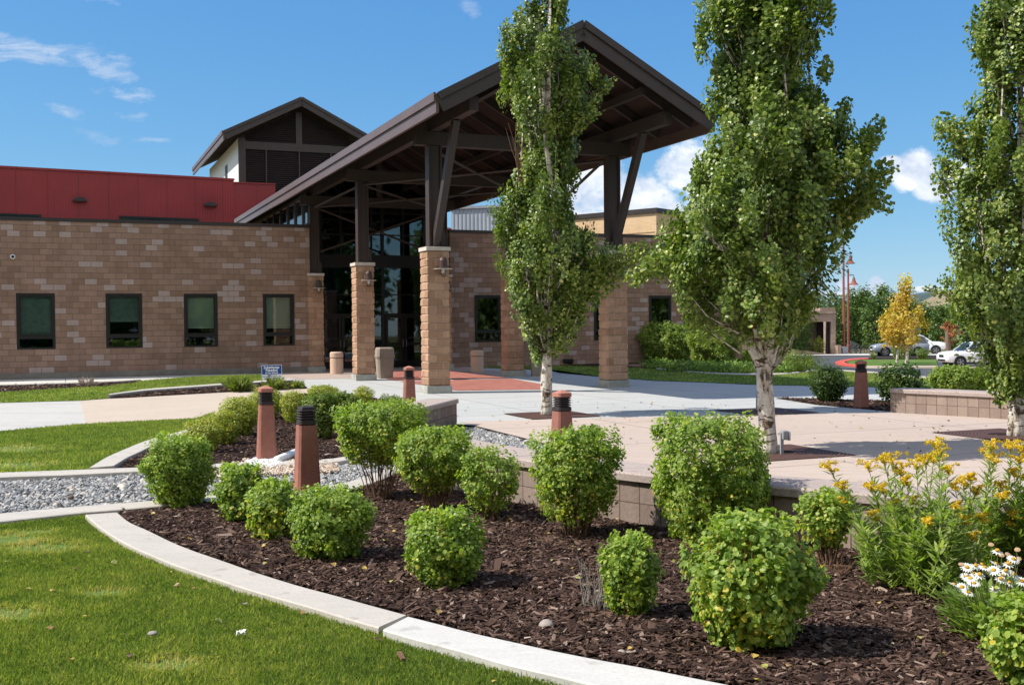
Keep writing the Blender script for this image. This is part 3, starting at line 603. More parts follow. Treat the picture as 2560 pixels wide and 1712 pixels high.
grass('grass', LAWN1, 15000, .036, .0042, -.012, 260000, 'mown green lawn in front of the curved kerb')
grass('grass', LAWN2, 3600, .045, .009, 0, 70000, 'mown green lawn between gravel and tan path')
grass('grass', LAWN3, 900, .05, .02, .012, 40000, 'bright strip of lawn below the block wall', bare=False)
grass('grass', LAWN4, 500, .05, .022, .02, 60000, 'lawn between plaza and juniper bed', follow=True, bare=False)

# ------------------------------------------------------------------ seat walls
def seat_wall(line, label, w=.58, ztop=.46):
    L_ = smooth_line(line, 70); T = np.gradient(L_, axis=0); T /= np.linalg.norm(T, axis=1)[:, None]; Nn = np.stack([-T[:, 1], T[:, 0]], 1)
    root = empty('seat_wall', (0, 0, 0), 0, label, 'seat wall', 'curved block seat walls around the plaza')
    d = np.r_[0, np.cumsum(np.linalg.norm(np.diff(L_, axis=0), axis=1))]
    def ring(hw, zs, nm, mat, bev=0):
        V = []; F = []
        for i in range(len(L_)):
            a = L_[i]+Nn[i]*hw; b = L_[i]-Nn[i]*hw
            for p, z in zs(a, b): V.append((p[0], p[1], z))
        k = len(list(zs(L_[0], L_[0])))
        for i in range(len(L_)-1):
            for j in range(k): F.append((i*k+j, i*k+(j+1) % k, (i+1)*k+(j+1) % k, (i+1)*k+j))
        F += [tuple(range(k)), tuple((len(L_)-1)*k+j for j in range(k))]
        me = MB(); me.add(V, F); o = me.build(nm, mat, root)
        # uv-free: brick texture follows arc length through a stored attribute
        at = o.data.attributes.new('arc', 'FLOAT_VECTOR', 'POINT'); buf = np.zeros((len(V), 3), np.float32)
        for i in range(len(L_)):
            for j in range(k): buf[i*k+j] = (d[i], .5, V[i*k+j][2])
        at.data.foreach_set('vector', buf.ravel()); return o
    ring(w/2-.035, lambda a, b: ((a, -.12), (a, ztop-.075), (b, ztop-.075), (b, -.12)), 'block_wall', MT['seat'])
    c = .018
    def capz(a, b):
        m_ = (a+b)/2; t = (a-m_)/max(1e-6, np.linalg.norm(a-m_))
        return ((a, ztop-.075), (a, ztop-c), (a-t*c, ztop), (b+t*c, ztop), (b, ztop-c), (b, ztop-.075))
    ring(w/2, capz, 'cap', MT['wallcap']); return root
# seat wall block material reads the arc attribute
_t = MT['seat'].node_tree; _at = _t.nodes.new('ShaderNodeAttribute'); _at.attribute_name = 'arc'; _sp = [q for q in _t.nodes if q.type == 'SEPXYZ'][0]
_t.links.new(_at.outputs['Vector'], _sp.inputs[0])
_t = MT['wallcap'].node_tree; _at = _t.nodes.new('ShaderNodeAttribute'); _at.attribute_name = 'arc'; _sp = [q for q in _t.nodes if q.type == 'SEPXYZ'][0]; _t.links.new(_at.outputs['Vector'], _sp.inputs[0])
seat_wall(SWF, 'long low block seat wall with pink cap behind the front shrubs')
seat_wall(SWL, 'short curved block seat wall left of the gravel channel, behind the big shrub')
seat_wall(SWR, 'low block seat wall at the right edge of the plaza behind the right tree')

# ------------------------------------------------------------------ school building
SB = empty('school_building', (OX, OY, 0), AL, 'one storey school with tan block wings, red ribbed metal upper wall and louvered gable tower', 'building')
def pb(u, v, b):
    d = ray(u, v); n = NV; t = (b-float((EYE-O0) @ n))/float(d @ n); p = EYE+d*t-O0; return float(p @ RV), float(p[2])
def wall_holes(name, a0, a1, b, z0, z1, holes, mat, depth=.3):
    mb = MB(); xs = sorted({a0, a1, *[h[0] for h in holes], *[h[1] for h in holes]}); zs = sorted({z0, z1, *[h[2] for h in holes], *[h[3] for h in holes]})
    for i in range(len(xs)-1):
        for j in range(len(zs)-1):
            cx, cz = (xs[i]+xs[i+1])/2, (zs[j]+zs[j+1])/2
            if any(h[0] < cx < h[1] and h[2] < cz < h[3] for h in holes): continue
            mb.add([(xs[i], b, zs[j]), (xs[i+1], b, zs[j]), (xs[i+1], b, zs[j+1]), (xs[i], b, zs[j+1])], [(0, 1, 2, 3)])
    for (x0, x1, y0, y1) in holes:
        mb.add([(x0, b, y0), (x1, b, y0), (x1, b, y1), (x0, b, y1), (x0, b+depth, y0), (x1, b+depth, y0), (x1, b+depth, y1), (x0, b+depth, y1)], [(0, 4, 5, 1), (1, 5, 6, 2), (2, 6, 7, 3), (3, 7, 4, 0)])
    return mesh_np(name, mb.V, mb.F, mat, SB)
ZT, ZB = 2.942, 1.028
def window(a0, a1, b, blind, kind=0, z0=ZB, z1=ZT):
    fw = .085; y0, y1 = b-.012, b+.10; zs = z0+.40
    m = MB(); m.box(a0, a0+fw, y0, y1, z0, z1).box(a1-fw, a1, y0, y1, z0, z1).box(a0+fw, a1-fw, y0, y1, z1-fw, z1).box(a0+fw, a1-fw, y0, y1, z0, z0+.05).box(a0+fw, a1-fw, y0, y1, zs-.05, zs+.04)
    m.box(a0+fw, a0+fw+.05, y0+.03, y1-.01, zs+.04, z1-fw).box(a1-fw-.05, a1-fw, y0+.03, y1-.01, zs+.04, z1-fw).box(a0+fw+.05, a1-fw-.05, y0+.03, y1-.01, zs+.04, zs+.09).box(a0+fw+.05, a1-fw-.05, y0+.03, y1-.01, z1-fw-.05, z1-fw)
    fr = m.build('window', MT['frame'], SB)
    g = MB(); g.box(a0+fw+.05, a1-fw-.05, b+.045, b+.051, zs+.09, z1-fw-.05).box(a0+fw, a1-fw, b+.05, b+.056, z0+.05, zs-.05); g.build('pane', MT['glass'], fr)
    if blind:
        s = MB(); zb = z1-fw-(z1-zs-.1)*blind; n = int((z1-fw-zb)/.045)
        for i in range(n):
            z = z1-fw-.02-i*.045; s.add([(a0+fw, b+.14, z), (a1-fw, b+.14, z), (a1-fw, b+.165, z-.043), (a0+fw, b+.165, z-.043)], [(0, 1, 2, 3)])
        s.box(a0+fw, a1-fw, b+.135, b+.17, zb-.035, zb); s.build('blind', MT['blindlight' if kind else 'blinddark'], fr)
    r = MB(); r.add([(a0-.3, b+1.2, z0-.4), (a1+.3, b+1.2, z0-.4), (a1+.3, b+1.2, z1+.3), (a0-.3, b+1.2, z1+.3)], [(0, 1, 2, 3)]).add([(a0, b+.3, z0), (a1, b+.3, z0), (a1+.3, b+1.2, z0-.4), (a0-.3, b+1.2, z0-.4)], [(0, 1, 2, 3)]).add([(a0, b+.3, z1), (a1, b+.3, z1), (a1+.3, b+1.2, z1+.3), (a0-.3, b+1.2, z1+.3)], [(0, 1, 2, 3)])
    for a, a2 in ((a0, a0-.3), (a1, a1+.3)): r.add([(a, b+.3, z0), (a2, b+1.2, z0-.4), (a2, b+1.2, z1+.3), (a, b+.3, z1)], [(0, 1, 2, 3)])
    mesh_np('room_lining', r.V, r.F, MT['interior'], fr); return fr
MT['blindlight'] = plain('pale_roller_blind', (.84, .88, .84), .8, var=.05); MT['blinddark'] = plain('green_slat_blind', (.44, .54, .51), .7, var=.2)
BF, BR = 14.51, 15.39
wl = [(pb(u0, 734, BF)[0], pb(u1, 734, BF)[0]) for u0, u1 in ((39.8, 137), (263.5, 355), (459, 543.5), (656.8, 735.2))]
A_L0 = -15.5
wl2 = [(-13.6, -12.4)]
wall_holes('wall', A_L0, .07, BF, 0, 5.42, [(a, b, ZB, ZT) for a, b in wl+wl2], MT['wall'])
for i, ((a, b), bl, k) in enumerate(zip(wl+wl2, (1.0, .62, .80, .82, .5), (0, 0, 1, 1, 0))): window(a, b, BF, bl, k)
m = MB(); m.add([(.07, BF, 0), (.07, 19, 0), (.07, 19, 5.42), (.07, BF, 5.42)], [(0, 1, 2, 3)]); mesh_np('wall', m.V, m.F, MT['wall'], SB)
MB().box(A_L0, .12, BF-.03, BF+.35, 5.42, 5.54).build('coping', MT['bronze'], SB)
MB().box(A_L0, .02, BF+.35, 19.0, 5.30, 5.38).build('roof', MT['greybox'], SB)
MB().box(A_L0, .0, BF-.06, BF-.002, -.02, .22).build('wall_base', plain('dusty_wall_base', (.20, .18, .15), .95, var=.2, sc=3), SB)
# red upper wall, runs a little askew behind the parapet
ZR = 7.62
A0r = (pb(-60, 411, 17.0)[0]-3, 17.0); A1r = (pb(584, 445, 18.2)[0], 18.2)
dr = np.array(A1r)-np.array(A0r); angr = math.atan2(dr[1], dr[0]); LR = float(np.hypot(*dr))
RW = MB().box(0, LR, 0, .25, 4.9-5, ZR-5).build('red_metal_wall', MT['redmetal'], SB); RW.location = (A0r[0], A0r[1], 5); RW.rotation_euler = (0, 0, angr)
MB().box(-.03, LR+.03, -.04, .3, ZR-5.06, ZR-4.98).build('wall_trim', MT['redmetal'], RW)
MB().box(LR-.25, LR, .25, 6, -.1, ZR-5.01).build('side_wall', MT['redmetal'], RW)
def on_red(u, v):
    d = ray(u, v); A = O0+A0r[0]*RV+A0r[1]*NV; t2 = math.cos(angr)*RV+math.sin(angr)*NV; n2 = -math.sin(angr)*RV+math.cos(angr)*NV; t = float((A-EYE) @ n2)/float(d @ n2); p = EYE+d*t-A; return float(p @ t2), float(p[2])
for (u0, v0, u1, v1) in ((-120, 533, 103, 533), (297, 541, 497, 546)):
    x0, z0 = on_red(u0, v0); x1, z1 = on_red(u1, v1); fr = MB(); zt = (z0+z1)/2; zb = zt-.55
    fr.box(x0, x1, -.05, -.002, zt-.06, zt).box(x0, x0+.06, -.05, -.002, zb, zt-.06).box(x1-.06, x1, -.05, -.002, zb, zt-.06)
    for k in (1, 2): xx = x0+(x1-x0)*k/3; fr.box(xx-.03, xx+.03, -.05, -.002, zb, zt-.06)
    for q in (fr,): q.V = [(a, b, c-5) for a, b, c in q.V]
    f = fr.build('strip_window', MT['frame'], RW); MB().box(x0+.06, x1-.06, -.03, -.004, zb-5, zt-.06-5).build('pane', MT['carglass'], f)
for (u, v) in ((199, 501), (525, 513)):
    x, z = on_red(u, v); q = MB(); pr = [(.26*math.cos(t), .17*math.sin(t)) for t in np.linspace(0, math.pi, 9)]
    q.prism([(x+a, z-5-.06+b) for a, b in pr], -.22, -.003); q.build('wall_pack_lamp', MT['louver'], RW, bevel=.02)
# lower red wall below the tower
a1, z1 = pb(640, 460.5, 29.4); a0_ = pb(560, 450, 29.4)[0]
MB().box(a0_, 1.5, 29.4, 29.6, 5, z1).build('red_metal_wall', MT['redmetal'], SB)
MB().box(a0_, 1.5, 29.35, 29.65, z1, z1+.07).build('wall_trim', MT['redmetal'], SB)
# camera dome on wall
a_, z_ = pb(32, 642, BF); q = MB(); q.V = []; dome = empty('security_camera', W(a_, BF-.004, z_), AL, 'small white dome camera on the block wall above the leftmost window', 'camera')
MB().lathe([(.085, 0), (.085, .03), (.07, .05), (.01, .055)], n=18).build('mount', MT['white'], dome).rotation_euler = (math.pi/2, 0, 0)
d2 = MB().lathe([(.05, 0), (.045, .03), (.03, .05), (.005, .058)], n=16).build('lens', MT['black'], dome, smooth=True); d2.rotation_euler = (math.pi/2, 0, 0); d2.location = (0, -.05, 0)

# right wing
wr = [(pb(u0, 737, BR)[0], pb(u1, 737, BR)[0]) for u0, u1 in ((1186, 1252.5), (1484, 1500+40), (1621.8, 1678))]
aE = pb(1709, 800, BR)[0]
wall_holes('wall', 5.95, aE, BR, 0, 5.46, [(a, b, ZB, ZT) for a, b in wr], MT['wall'])
for (a, b), bl in zip(wr, (0, .3, 0)): window(a, b, BR, bl, 0)
m = MB(); m.add([(5.95, BR, 0), (5.95, 18.2, 0), (5.95, 18.2, 5.46), (5.95, BR, 5.46)], [(0, 1, 2, 3)]); mesh_np('wall', m.V, m.F, MT['wall'], SB)
m = MB(); m.add([(aE, BR, 0), (aE, 17.5, 0), (aE, 17.5, 5.46), (aE, BR, 5.46)], [(0, 1, 2, 3)]).add([(aE, 17.5, 0), (aE+4.5, 17.5, 0), (aE+4.5, 17.5, 5.0), (aE, 17.5, 5.0)], [(0, 1, 2, 3)]); mesh_np('wall', m.V, m.F, MT['wall'], SB)
MB().box(5.9, aE+.05, BR-.03, BR+.35, 5.46, 5.58).build('coping', MT['bronze'], SB)
MB().box(5.95, aE, BR+.35, 26, 5.30, 5.38).box(aE, aE+4.5, 17.4, 26, 4.95, 5.1).build('roof', MT['greybox'], SB)
MB().box(aE+.05, aE+1.3, 17.42, 17.49, 0, 2.3).build('side_door', plain('dark_red_door', (.05, .015, .015), .5), SB)
# hall under the long gable roof
HA0, HA1 = .20, 5.62
MT['hallwall'] = MT['bronze']
MB().box(HA0-.02, HA0+.2, 17.5, 22, 0, 5.4).box(HA1, HA1+.2, 17.5, 22, 0, 6.7).box(HA0-.02, HA0+.2, 22, 31, 0, 6.6).box(HA1, HA1+.2, 22, 31, 0, 6.6).box(HA0, HA1, 28.8, 29, 0, 7).prism([(HA0, 7), (HA1, 7), (2.84, 8.5)], 28.8, 29).build('hall_wall', MT['interior'], SB)
MB().box(-1.2, 7, 17.4, 31, -.02, .003).build('hall_floor', plain('hall_floor', (.12, .09, .07), .35), SB)
# entrance glazing
GB = 17.3
gm = MB(); GA0, GA1 = HA0-.02, 5.92
zd, zt1, zt2, zt3, zt4 = 2.16, 3.0, 4.10, 4.62, 5.45
posts = [GA0+.04, 1.10, 2.74, 3.66, 5.46, GA1-.04]
for a in posts: gm.box(a-.06, a+.06, GB-.08, GB+.08, 0, 7.6)
for z, h in ((zd+.03, .07), (zt1, .04), (zt4, .05), (6.35, .05)): gm.box(GA0, GA1, GB-.07, GB+.07, z-h/2, z+h/2)
gm.box(GA0, GA1, GB-.12, GB+.12, zt2, zt3)
for a in (1.92, 4.56, 3.2): gm.box(a-.035, a+.035, GB-.06, GB+.06, zt3, 7.4)
ge = gm.build('entrance_glazing', MT['frame'], SB)
g = MB(); g.box(GA0, GA1, GB-.01, GB+.002, zd+.07, zt2).box(GA0, GA1, GB-.01, GB+.002, zt3, 7.55).box(2.8, 3.6, GB-.01, GB+.002, .05, zd).box(GA0, 1.04, GB-.01, GB+.002, .05, zd); g.build('pane', MT['glass'], ge)
def text(name, s, size, mat, parent, loc, rot, align='CENTER', ext=.001, shear=0, bold=0, xs=1.):
    c = bpy.data.curves.new(name, 'FONT'); c.body = s; c.size = size; c.align_x = align; c.align_y = 'CENTER'; c.extrude = ext; c.offset = bold; c.resolution_u = 3
    o = bpy.data.objects.new(name, c); COL.objects.link(o); bpy.context.view_layer.update()
    me = bpy.data.meshes.new_from_object(o.evaluated_get(bpy.context.evaluated_depsgraph_get())); bpy.data.objects.remove(o)
    me.materials.clear(); me.materials.append(mat); t = bpy.data.objects.new(name, me); COL.objects.link(t); t.parent = parent; t.location = loc; t.rotation_euler = rot; t.scale = (xs, 1, 1); return t
MT['ghost'] = plain('frosted_lettering', (.10, .11, .11), .7)
for c in (1.92, 4.56):
    for sx in (-1, 1):
        a0, a1 = (c-.80, c-.01) if sx < 0 else (c+.01, c+.80); d = MB()
        d.box(a0, a0+.11, GB-.05, GB+.03, .01, zd).box(a1-.11, a1, GB-.05, GB+.03, .01, zd).box(a0+.11, a1-.11, GB-.05, GB+.03, .01, .28).box(a0+.11, a1-.11, GB-.05, GB+.03, zd-.12, zd).box(a0+.11, a1-.11, GB-.05, GB+.03, .90, 1.04)
        do = d.build('door', MT['frame'], SB); MB().box(a0+.11, a1-.11, GB-.01, GB+.0, .28, .90).box(a0+.11, a1-.11, GB-.01, GB, 1.04, zd-.12).build('pane', MT['glass'], do)
        hx = a1-.06 if sx < 0 else a0+.06; MB().tube([(hx, GB-.05, .85), (hx, GB-.12, .88), (hx, GB-.12, 1.12), (hx, GB-.05, 1.15)], .014).build('handle', MT['rim'], do)
        text('lettering', 'welcome', .13, MT['ghost'], do, ((a0+a1)/2, GB-.018, 1.22), (math.pi/2, 0, 0), xs=.9)
# clerestory glazing along the side of the hall, above the parapet
cm = MB()
for b in np.arange(15.6, 29, 1.55): cm.box(.02, .16, b-.06, b+.06, 5.5, 6.75)
cm.box(.02, .16, 14.9, 29, 6.62, 6.74).box(.02, .16, 14.9, 29, 5.5, 5.62)
cl = cm.build('clerestory', MT['roofmetal'], SB); MB().box(.08, .1, 14.9, 29, 5.6, 6.65).build('pane', MT['carglass'], cl)
# tower
TB = 30.0; TZ0 = 8.7; TA0, TA1 = -.2, 5.88; TAC = 2.84
tw = MB(); tz = 11.30
tw.add([(TA0, TB+.1, 6.5), (TA1, TB+.1, 6.5), (TA1, TB+.1, tz), (TAC, TB+.1, 12.9), (TA0, TB+.1, tz), (TA0, TB+12, 6.5), (TA1, TB+12, 6.5), (TA1, TB+12, tz), (TAC, TB+12, 12.9), (TA0, TB+12, tz)], [(0, 4, 9, 5), (1, 6, 7, 2), (5, 9, 8, 7, 6)]); tower = tw.build('tower', MT['white'], SB)
MB().add([(TA0, TB+.1, 6.5), (TA1, TB+.1, 6.5), (TA1, TB+.1, tz), (TAC, TB+.1, 12.9), (TA0, TB+.1, tz)], [(0, 1, 2, 3, 4)]).build('tower_front', MT['louver'], tower)
t = MB(); t.box(TA0-.02, TA0+.32, TB-.06, TB+.16, 6.5, 11.25).box(TA1-.32, TA1+.02, TB-.06, TB+.16, 6.5, 11.25).box(TA0+.32, TA1-.32, TB-.06, TB+.09, 10.72, 11.12).box(TAC-.16, TAC+.16, TB-.06, TB+.09, 11.12, 12.75)
for a in (1.15, 2.84, 4.5): t.box(a-.03, a+.03, TB-.08, TB+.08, 6.5, 10.72)
t.build('tower_frame', MT['steel'], tower)
lv = MB(); z = 6.6
while z < 10.7: lv.add([(TA0+.33, TB-.03, z), (TA1-.33, TB-.03, z), (TA1-.33, TB+.07, z+.09), (TA0+.33, TB+.07, z+.09)], [(0, 1, 2, 3)]); z += .105
z = 11.16
while z < 12.7:
    hw = (12.85-z)/.5*1.0-.15; hw = min(hw, 2.7)
    for s in (-1, 1):
        if hw > .25: lv.add([(TAC+s*.17, TB-.03, z), (TAC+s*hw, TB-.03, z), (TAC+s*hw, TB+.07, z+.09), (TAC+s*.17, TB+.07, z+.09)], [(0, 1, 2, 3)])
    z += .105
tower_l = mesh_np('louvers', lv.V, lv.F, MT['louver'], tower)
MB().box(TA0-.03, TA0, TB+4.2, TB+5.0, 9.3, 10.5).build('side_louver', MT['louver'], tower)
def gable_roof(ac, hw, za, ze, b0, b1, th, fas, name, parent, ribs=.45, over=0):
    m = MB()
    for s in (-1, 1):
        m.add([(ac, b0, za), (ac+s*hw, b0, ze), (ac+s*hw, b1, ze), (ac, b1, za), (ac, b0, za-th), (ac+s*hw, b0, ze-th), (ac+s*hw, b1, ze-th), (ac, b1, za-th)], [(0, 1, 2, 3), (4, 7, 6, 5), (0, 4, 5, 1), (3, 2, 6, 7)])
    ro = m.build(name, MT['roofmetal'], parent)
    r = MB(); b = b0+.25; L_ = math.hypot(hw, za-ze)
    while b < b1:
        for s in (-1, 1): r.beam((ac, b, za+.015), (ac+s*hw, b, ze+.015), .03, .06)
        b += ribs
    r.build('seams', MT['roofmetal'], ro)
    f = MB()
    for s in (-1, 1): f.beam((ac, b0-.03, za-fas/2+.02), (ac+s*(hw+.0), b0-.03, ze-fas/2+.02), .06, fas, (0, 0, 1)); f.beam((ac, b0-.085, za-fas*.16+.03), (ac+s*(hw+.02), b0-.085, ze-fas*.16+.03), .05, fas*.38)
    f.build('rake_fascia', MT['steel'], ro)
    e = MB()
    for s in (-1, 1): e.box(*sorted((ac+s*hw, ac+s*(hw+.07))), b0+.0, b1, ze-fas*.95, ze+.02); e.box(*sorted((ac+s*(hw+.07), ac+s*(hw+.12))), b0, b1, ze-fas*.35, ze+.05)
    e.build('eave_fascia', MT['roofmetal'], ro)
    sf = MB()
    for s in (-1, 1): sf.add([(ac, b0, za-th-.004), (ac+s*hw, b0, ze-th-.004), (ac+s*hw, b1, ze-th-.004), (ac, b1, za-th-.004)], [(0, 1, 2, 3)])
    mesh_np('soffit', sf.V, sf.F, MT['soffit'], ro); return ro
gable_roof(TAC, 3.85, 13.36, 11.42, TB-.75, TB+13, .12, .42, 'tower_roof', SB)

# ------------------------------------------------------------------ entrance canopy
CN = empty('entrance_canopy', (OX, OY, 0), AL, 'large gabled steel canopy on tan block pillars over the school entrance', 'canopy')
LATP = 5.117; SIDE = .57; BAY = 7.24; CZ = 3.72
def pillar(a, b, k):
    rng = np.random.default_rng(k+40); m = MB(); nper = 7; z = .20; crs = 17; hgt = (CZ-.10-.20)/crs
    def ringpts(off, z, r):
        pts = []
        c = [(a-off, b-off), (a+SIDE+off, b-off), (a+SIDE+off, b+SIDE+off), (a-off, b+SIDE+off)]
        for i in range(4):
            p, q = np.array(c[i]), np.array(c[(i+1) % 4]); nn = np.array([(q-p)[1], -(q-p)[0]])/np.linalg.norm(q-p)
            for j in range(nper):
                t = j/nper; e = rng.normal(0, r); pts.append(tuple(p+(q-p)*t+nn*e)+(z,))
        return pts
    V = []; rows = 0
    for i in range(crs):
        zz = z+i*hgt
        for (o, dz, r) in ((-.012, .004, .002), (.006, .03, .007), (.006, hgt-.03, .007), (-.012, hgt-.004, .002)): V += ringpts(o, zz+dz, r); rows += 1
    n = 4*nper; F = []
    for i in range(rows-1):
        for j in range(n): F.append((i*n+j, i*n+(j+1) % n, (i+1)*n+(j+1) % n, (i+1)*n+j))
    m.add(V, F); p = m.build('pillar', MT['pillar'], CN)
    MB().box(a-.05, a+SIDE+.05, b-.05, b+SIDE+.05, 0, .20).build('plinth', MT['plinth'], p, bevel=.01)
    MB().box(a-.04, a+SIDE+.04, b-.04, b+SIDE+.04, CZ-.10, CZ).build('cap', MT['cap'], p, bevel=.006)
    ca, cb_ = a+SIDE/2, b+SIDE/2
    c = MB(); w = .36; d = .30; tf = .03
    c.box(ca-w/2, ca-w/2+.05, cb_-d/2, cb_+d/2, CZ, 6.29).box(ca+w/2-.05, ca+w/2, cb_-d/2, cb_+d/2, CZ, 6.29).box(ca-w/2+.05, ca+w/2-.05, cb_-.10, cb_+.10, CZ, 6.29)
    c.box(ca-w/2-.03, ca+w/2+.03, cb_-d/2-.03, cb_+d/2+.03, CZ, CZ+.03)
    c.box(ca+w/2, ca+w/2+.09, cb_-.1, cb_+.1, CZ+.03, CZ+.42)
    c.build('column', MT['steel'], p)
    # caged wall lamp on the front face
    la, lz = a+SIDE*.64, 3.20; l = MB(); y = b
    l.box(la-.06, la+.06, y-.05, y+.0, lz-.05, lz+.09)
    l.tube([(la, y-.05, lz+.03), (la, y-.13, lz+.03)], .03)
    l.lathe([(.098, -.03), (.105, .0), (.105, .17), (.085, .22), (.045, .255), (.004, .26)], (la, y-.16, lz), 16)
    lo = l.build('wall_lamp', MT['lamp'], p, smooth=False)
    s = MB(); s.lathe([(.06, -.15), (.07, -.03), (.02, -.025)], (la, y-.16, lz), 14); s.build('lamp_glass', MT['lampglass'], lo)
    s = MB(); s.lathe([(.24, -.052), (.242, -.040), (.06, -.036)], (la, y-.16, lz), 20); s.build('lamp_ring', MT['cap'], lo)
    s = MB()
    for t in range(4):
        an = t*math.pi/2+.4; s.tube([(la+.075*math.cos(an), y-.16+.075*math.sin(an), lz), (la+.08*math.cos(an), y-.16+.08*math.sin(an), lz-.15), (la+.05*math.cos(an), y-.16+.05*math.sin(an), lz-.24), (la, y-.16, lz-.25)], .009, 5)
    s.build('lamp_cage', MT['lamp'], lo); return p
MT['lamp'] = plain('brown_lamp_metal', (.065, .034, .030), .45, .5)
k = 0
for bb in (0, BAY, 2*BAY):
    for aa in (0, LATP): pillar(aa, bb, k); k += 1
AC = (LATP+SIDE)/2; aL, aR = SIDE/2, LATP+SIDE/2
RZ_A, RZ_E, RHW = 8.80, 6.86, 3.56
gable_roof(AC, RHW, RZ_A, RZ_E, -3.15, 33.5, .12, .42, 'roof', CN, ribs=.42)
slope = (RZ_A-RZ_E)/RHW
for a in (aL, aR):
    bm_ = MB().box(a-.11, a+.11, -2.7, 29, 6.66, 6.98).build('side_beam', MT['steel'], CN)
    for b in (0,):
        MB().beam((a, .18, 3.80), (a, -1.45, 6.68), .20, .17, (1, 0, 0)).build('brace', MT['steel'], CN)
for b in (SIDE/2, BAY+SIDE/2, 2*BAY+SIDE/2): MB().box(aL-.5, aR+.5, b-.13, b+.13, 6.30, 6.645).build('tie_beam', MT['steel'], CN)
for b in (SIDE/2, BAY+SIDE/2, 2*BAY+SIDE/2): MB().box(AC-.1, AC+.1, b-.08, b+.08, 6.645, 8.5).build('king_post', MT['steel'], CN)
for b in np.arange(-2.55, 29, 1.62):
    for s in (-1, 1): MB().beam((AC+s*.05, b, RZ_A-.25-.03), (AC+s*(RHW-.25), b, RZ_A-.28-slope*(RHW-.25)), .09, .2).build('rafter', MT['steel'], CN)
MB().box(AC-.09, AC+.09, -2.9, 29, RZ_A-.52, RZ_A-.2).build('ridge_beam', MT['steel'], CN)
for s in (-1, 1):
    ap = AC+s*1.75; MB().box(ap-.07, ap+.07, -2.9, 29, RZ_A-slope*1.75-.56, RZ_A-slope*1.75-.38).build('purlin', MT['steel'], CN)
for (p, q) in (((aL, .3, 6.2), (aR, BAY+.3, 6.2)), ((aR, .3, 6.2), (aL, BAY+.3, 6.2)), ((aL, BAY+.3, 6.2), (aR, 2*BAY, 6.2)), ((aR, BAY+.3, 6.2), (aL, 2*BAY, 6.2)),
               ((.5, 14.85, 4.55), (5.3, 14.85, 6.25)), ((5.2, 14.95, 4.55), (.4, 14.95, 6.25)), ((aR, .6, 6.3), (aR, BAY, 4.4)), ((aL, 14.5, 6.2), (aL, BAY+.6, 6.2))):
    MB().tube([p, q], .045, 8).build('tie_rod', MT['steel'], CN)
for i, (u, v, b) in enumerate(((812, 585, 19.5), (855, 600, 21.5), (808, 640, 23))):
    a, z = pb(u, v, b); r = empty('pendant_lamp', W(a, b, z), 0, ('upper left bell shaped pendant lamp behind the entrance glass', 'right hand bell shaped pendant lamp behind the entrance glass', 'small lower bell shaped pendant lamp behind the entrance glass')[i], 'lamp', 'bell lamps hanging in the entrance hall')
    MB().lathe([(.23, -.22), (.2, -.12), (.1, .0), (.07, .16), (.04, .2)], n=18).build('shade', plain('pendant_shade', (.45, .50, .45), .4), r, smooth=True); MB().tube([(0, 0, .19), (0, 0, 1.6)], .012, 6).build('cord', MT['black'], r)

# ------------------------------------------------------------------ buildings behind
g0 = np.array(PY(1440, 540, 66)); g1 = np.array(PY(1720, 527.5, 61)); zt = float((g0[1]+g1[1])/2)
GY = empty('gymnasium', (g0[0]-4.0, 67.3, 0), math.atan2(-5, g1[0]-g0[0]), 'tall tan brick block with dark coping rising behind the right wing', 'building')
L_ = 10.6; MB().box(0, L_, 0, 12, 0, zt-.25).build('wall', MT['tanwall'], GY); MB().box(-.1, L_+.1, -.12, 12, zt-.25, zt).build('coping', MT['bronze'], GY)
gr = MB()
for x in (5.8,):
    for (x0, x1, z0_, z1_) in ((x, x+.05, 4, zt-1.35), (x-.6, min(x+5.4, 10.5), zt-1.35, zt-1.3), (x+.9, x+.95, 4, zt-1.35)): gr.box(x0, x1, -.02, -.001, z0_, z1_)
gr.build('panel_grooves', plain('groove_tan', (.33, .22, .13), .9), GY)
m0 = PY(1128, 520, 53); m1 = PY(1480, 500, 50)
GM = empty('metal_clad_block', (m0[0], 53, 0), math.atan2(-2.5, 9.), 'grey corrugated metal clad block seen under the right side of the canopy', 'building')
MB().box(0, 4.0, 0, 9, 0, 7.35).build('wall', MT['greymetal'], GM); MB().box(-.08, 4.1, -.08, 9, 7.35, 7.47).build('coping', MT['greybox'], GM)
MB().box(-.75, -.05, -.3, 6, 0, 6.45).build('red_wall', MT['redmetal'], GM)

# far portico building
px, py = GT(2084, 886); zg = float(hT(px, py)); sc = scale_at(py)
PO = empty('portico_building', (px, py, zg), 0, 'low brown block building with square portico column beyond the road', 'building')
w = lambda p: p/sc
MB().box(-w(112), -w(5), 3.0, 3.2, 0, w(101)).box(-w(113), -w(108), .6, 3.0, 0, w(101)).box(-w(70), -w(62), 0, .5, 0, w(82)).box(-w(230), -w(44), 5.0, 11, 0, w(98)).box(w(4), w(10), .5, 6, 0, w(95)).build('wall', MT['portico'], PO)  # left end wall is added to keep the sun out of the recess
MB().box(-w(6.5), w(4), 0, .45, 0, w(82)).build('column', MT['portico'], PO); MB().box(-w(112), w(4.2), 0, .6, w(82), w(102)).build('beam', MT['portico'], PO)
MB().box(-w(114), w(6), -.12, 3.2, w(102), w(109)).build('cornice', MT['portico'], PO); MB().box(-w(34), w(4), -.05, 3, w(109), w(117)).build('parapet', MT['portico'], PO)
MB().box(-w(22), -w(7), 2.6, 2.79, 0, w(82)).build('doorway', MT['bronze'], PO)
rr = MB()
for z in (w(12), w(20), w(26)): rr.tube([(-w(110), -.8, z+w(4)), (-w(22), -.8, z)], .03, 6)
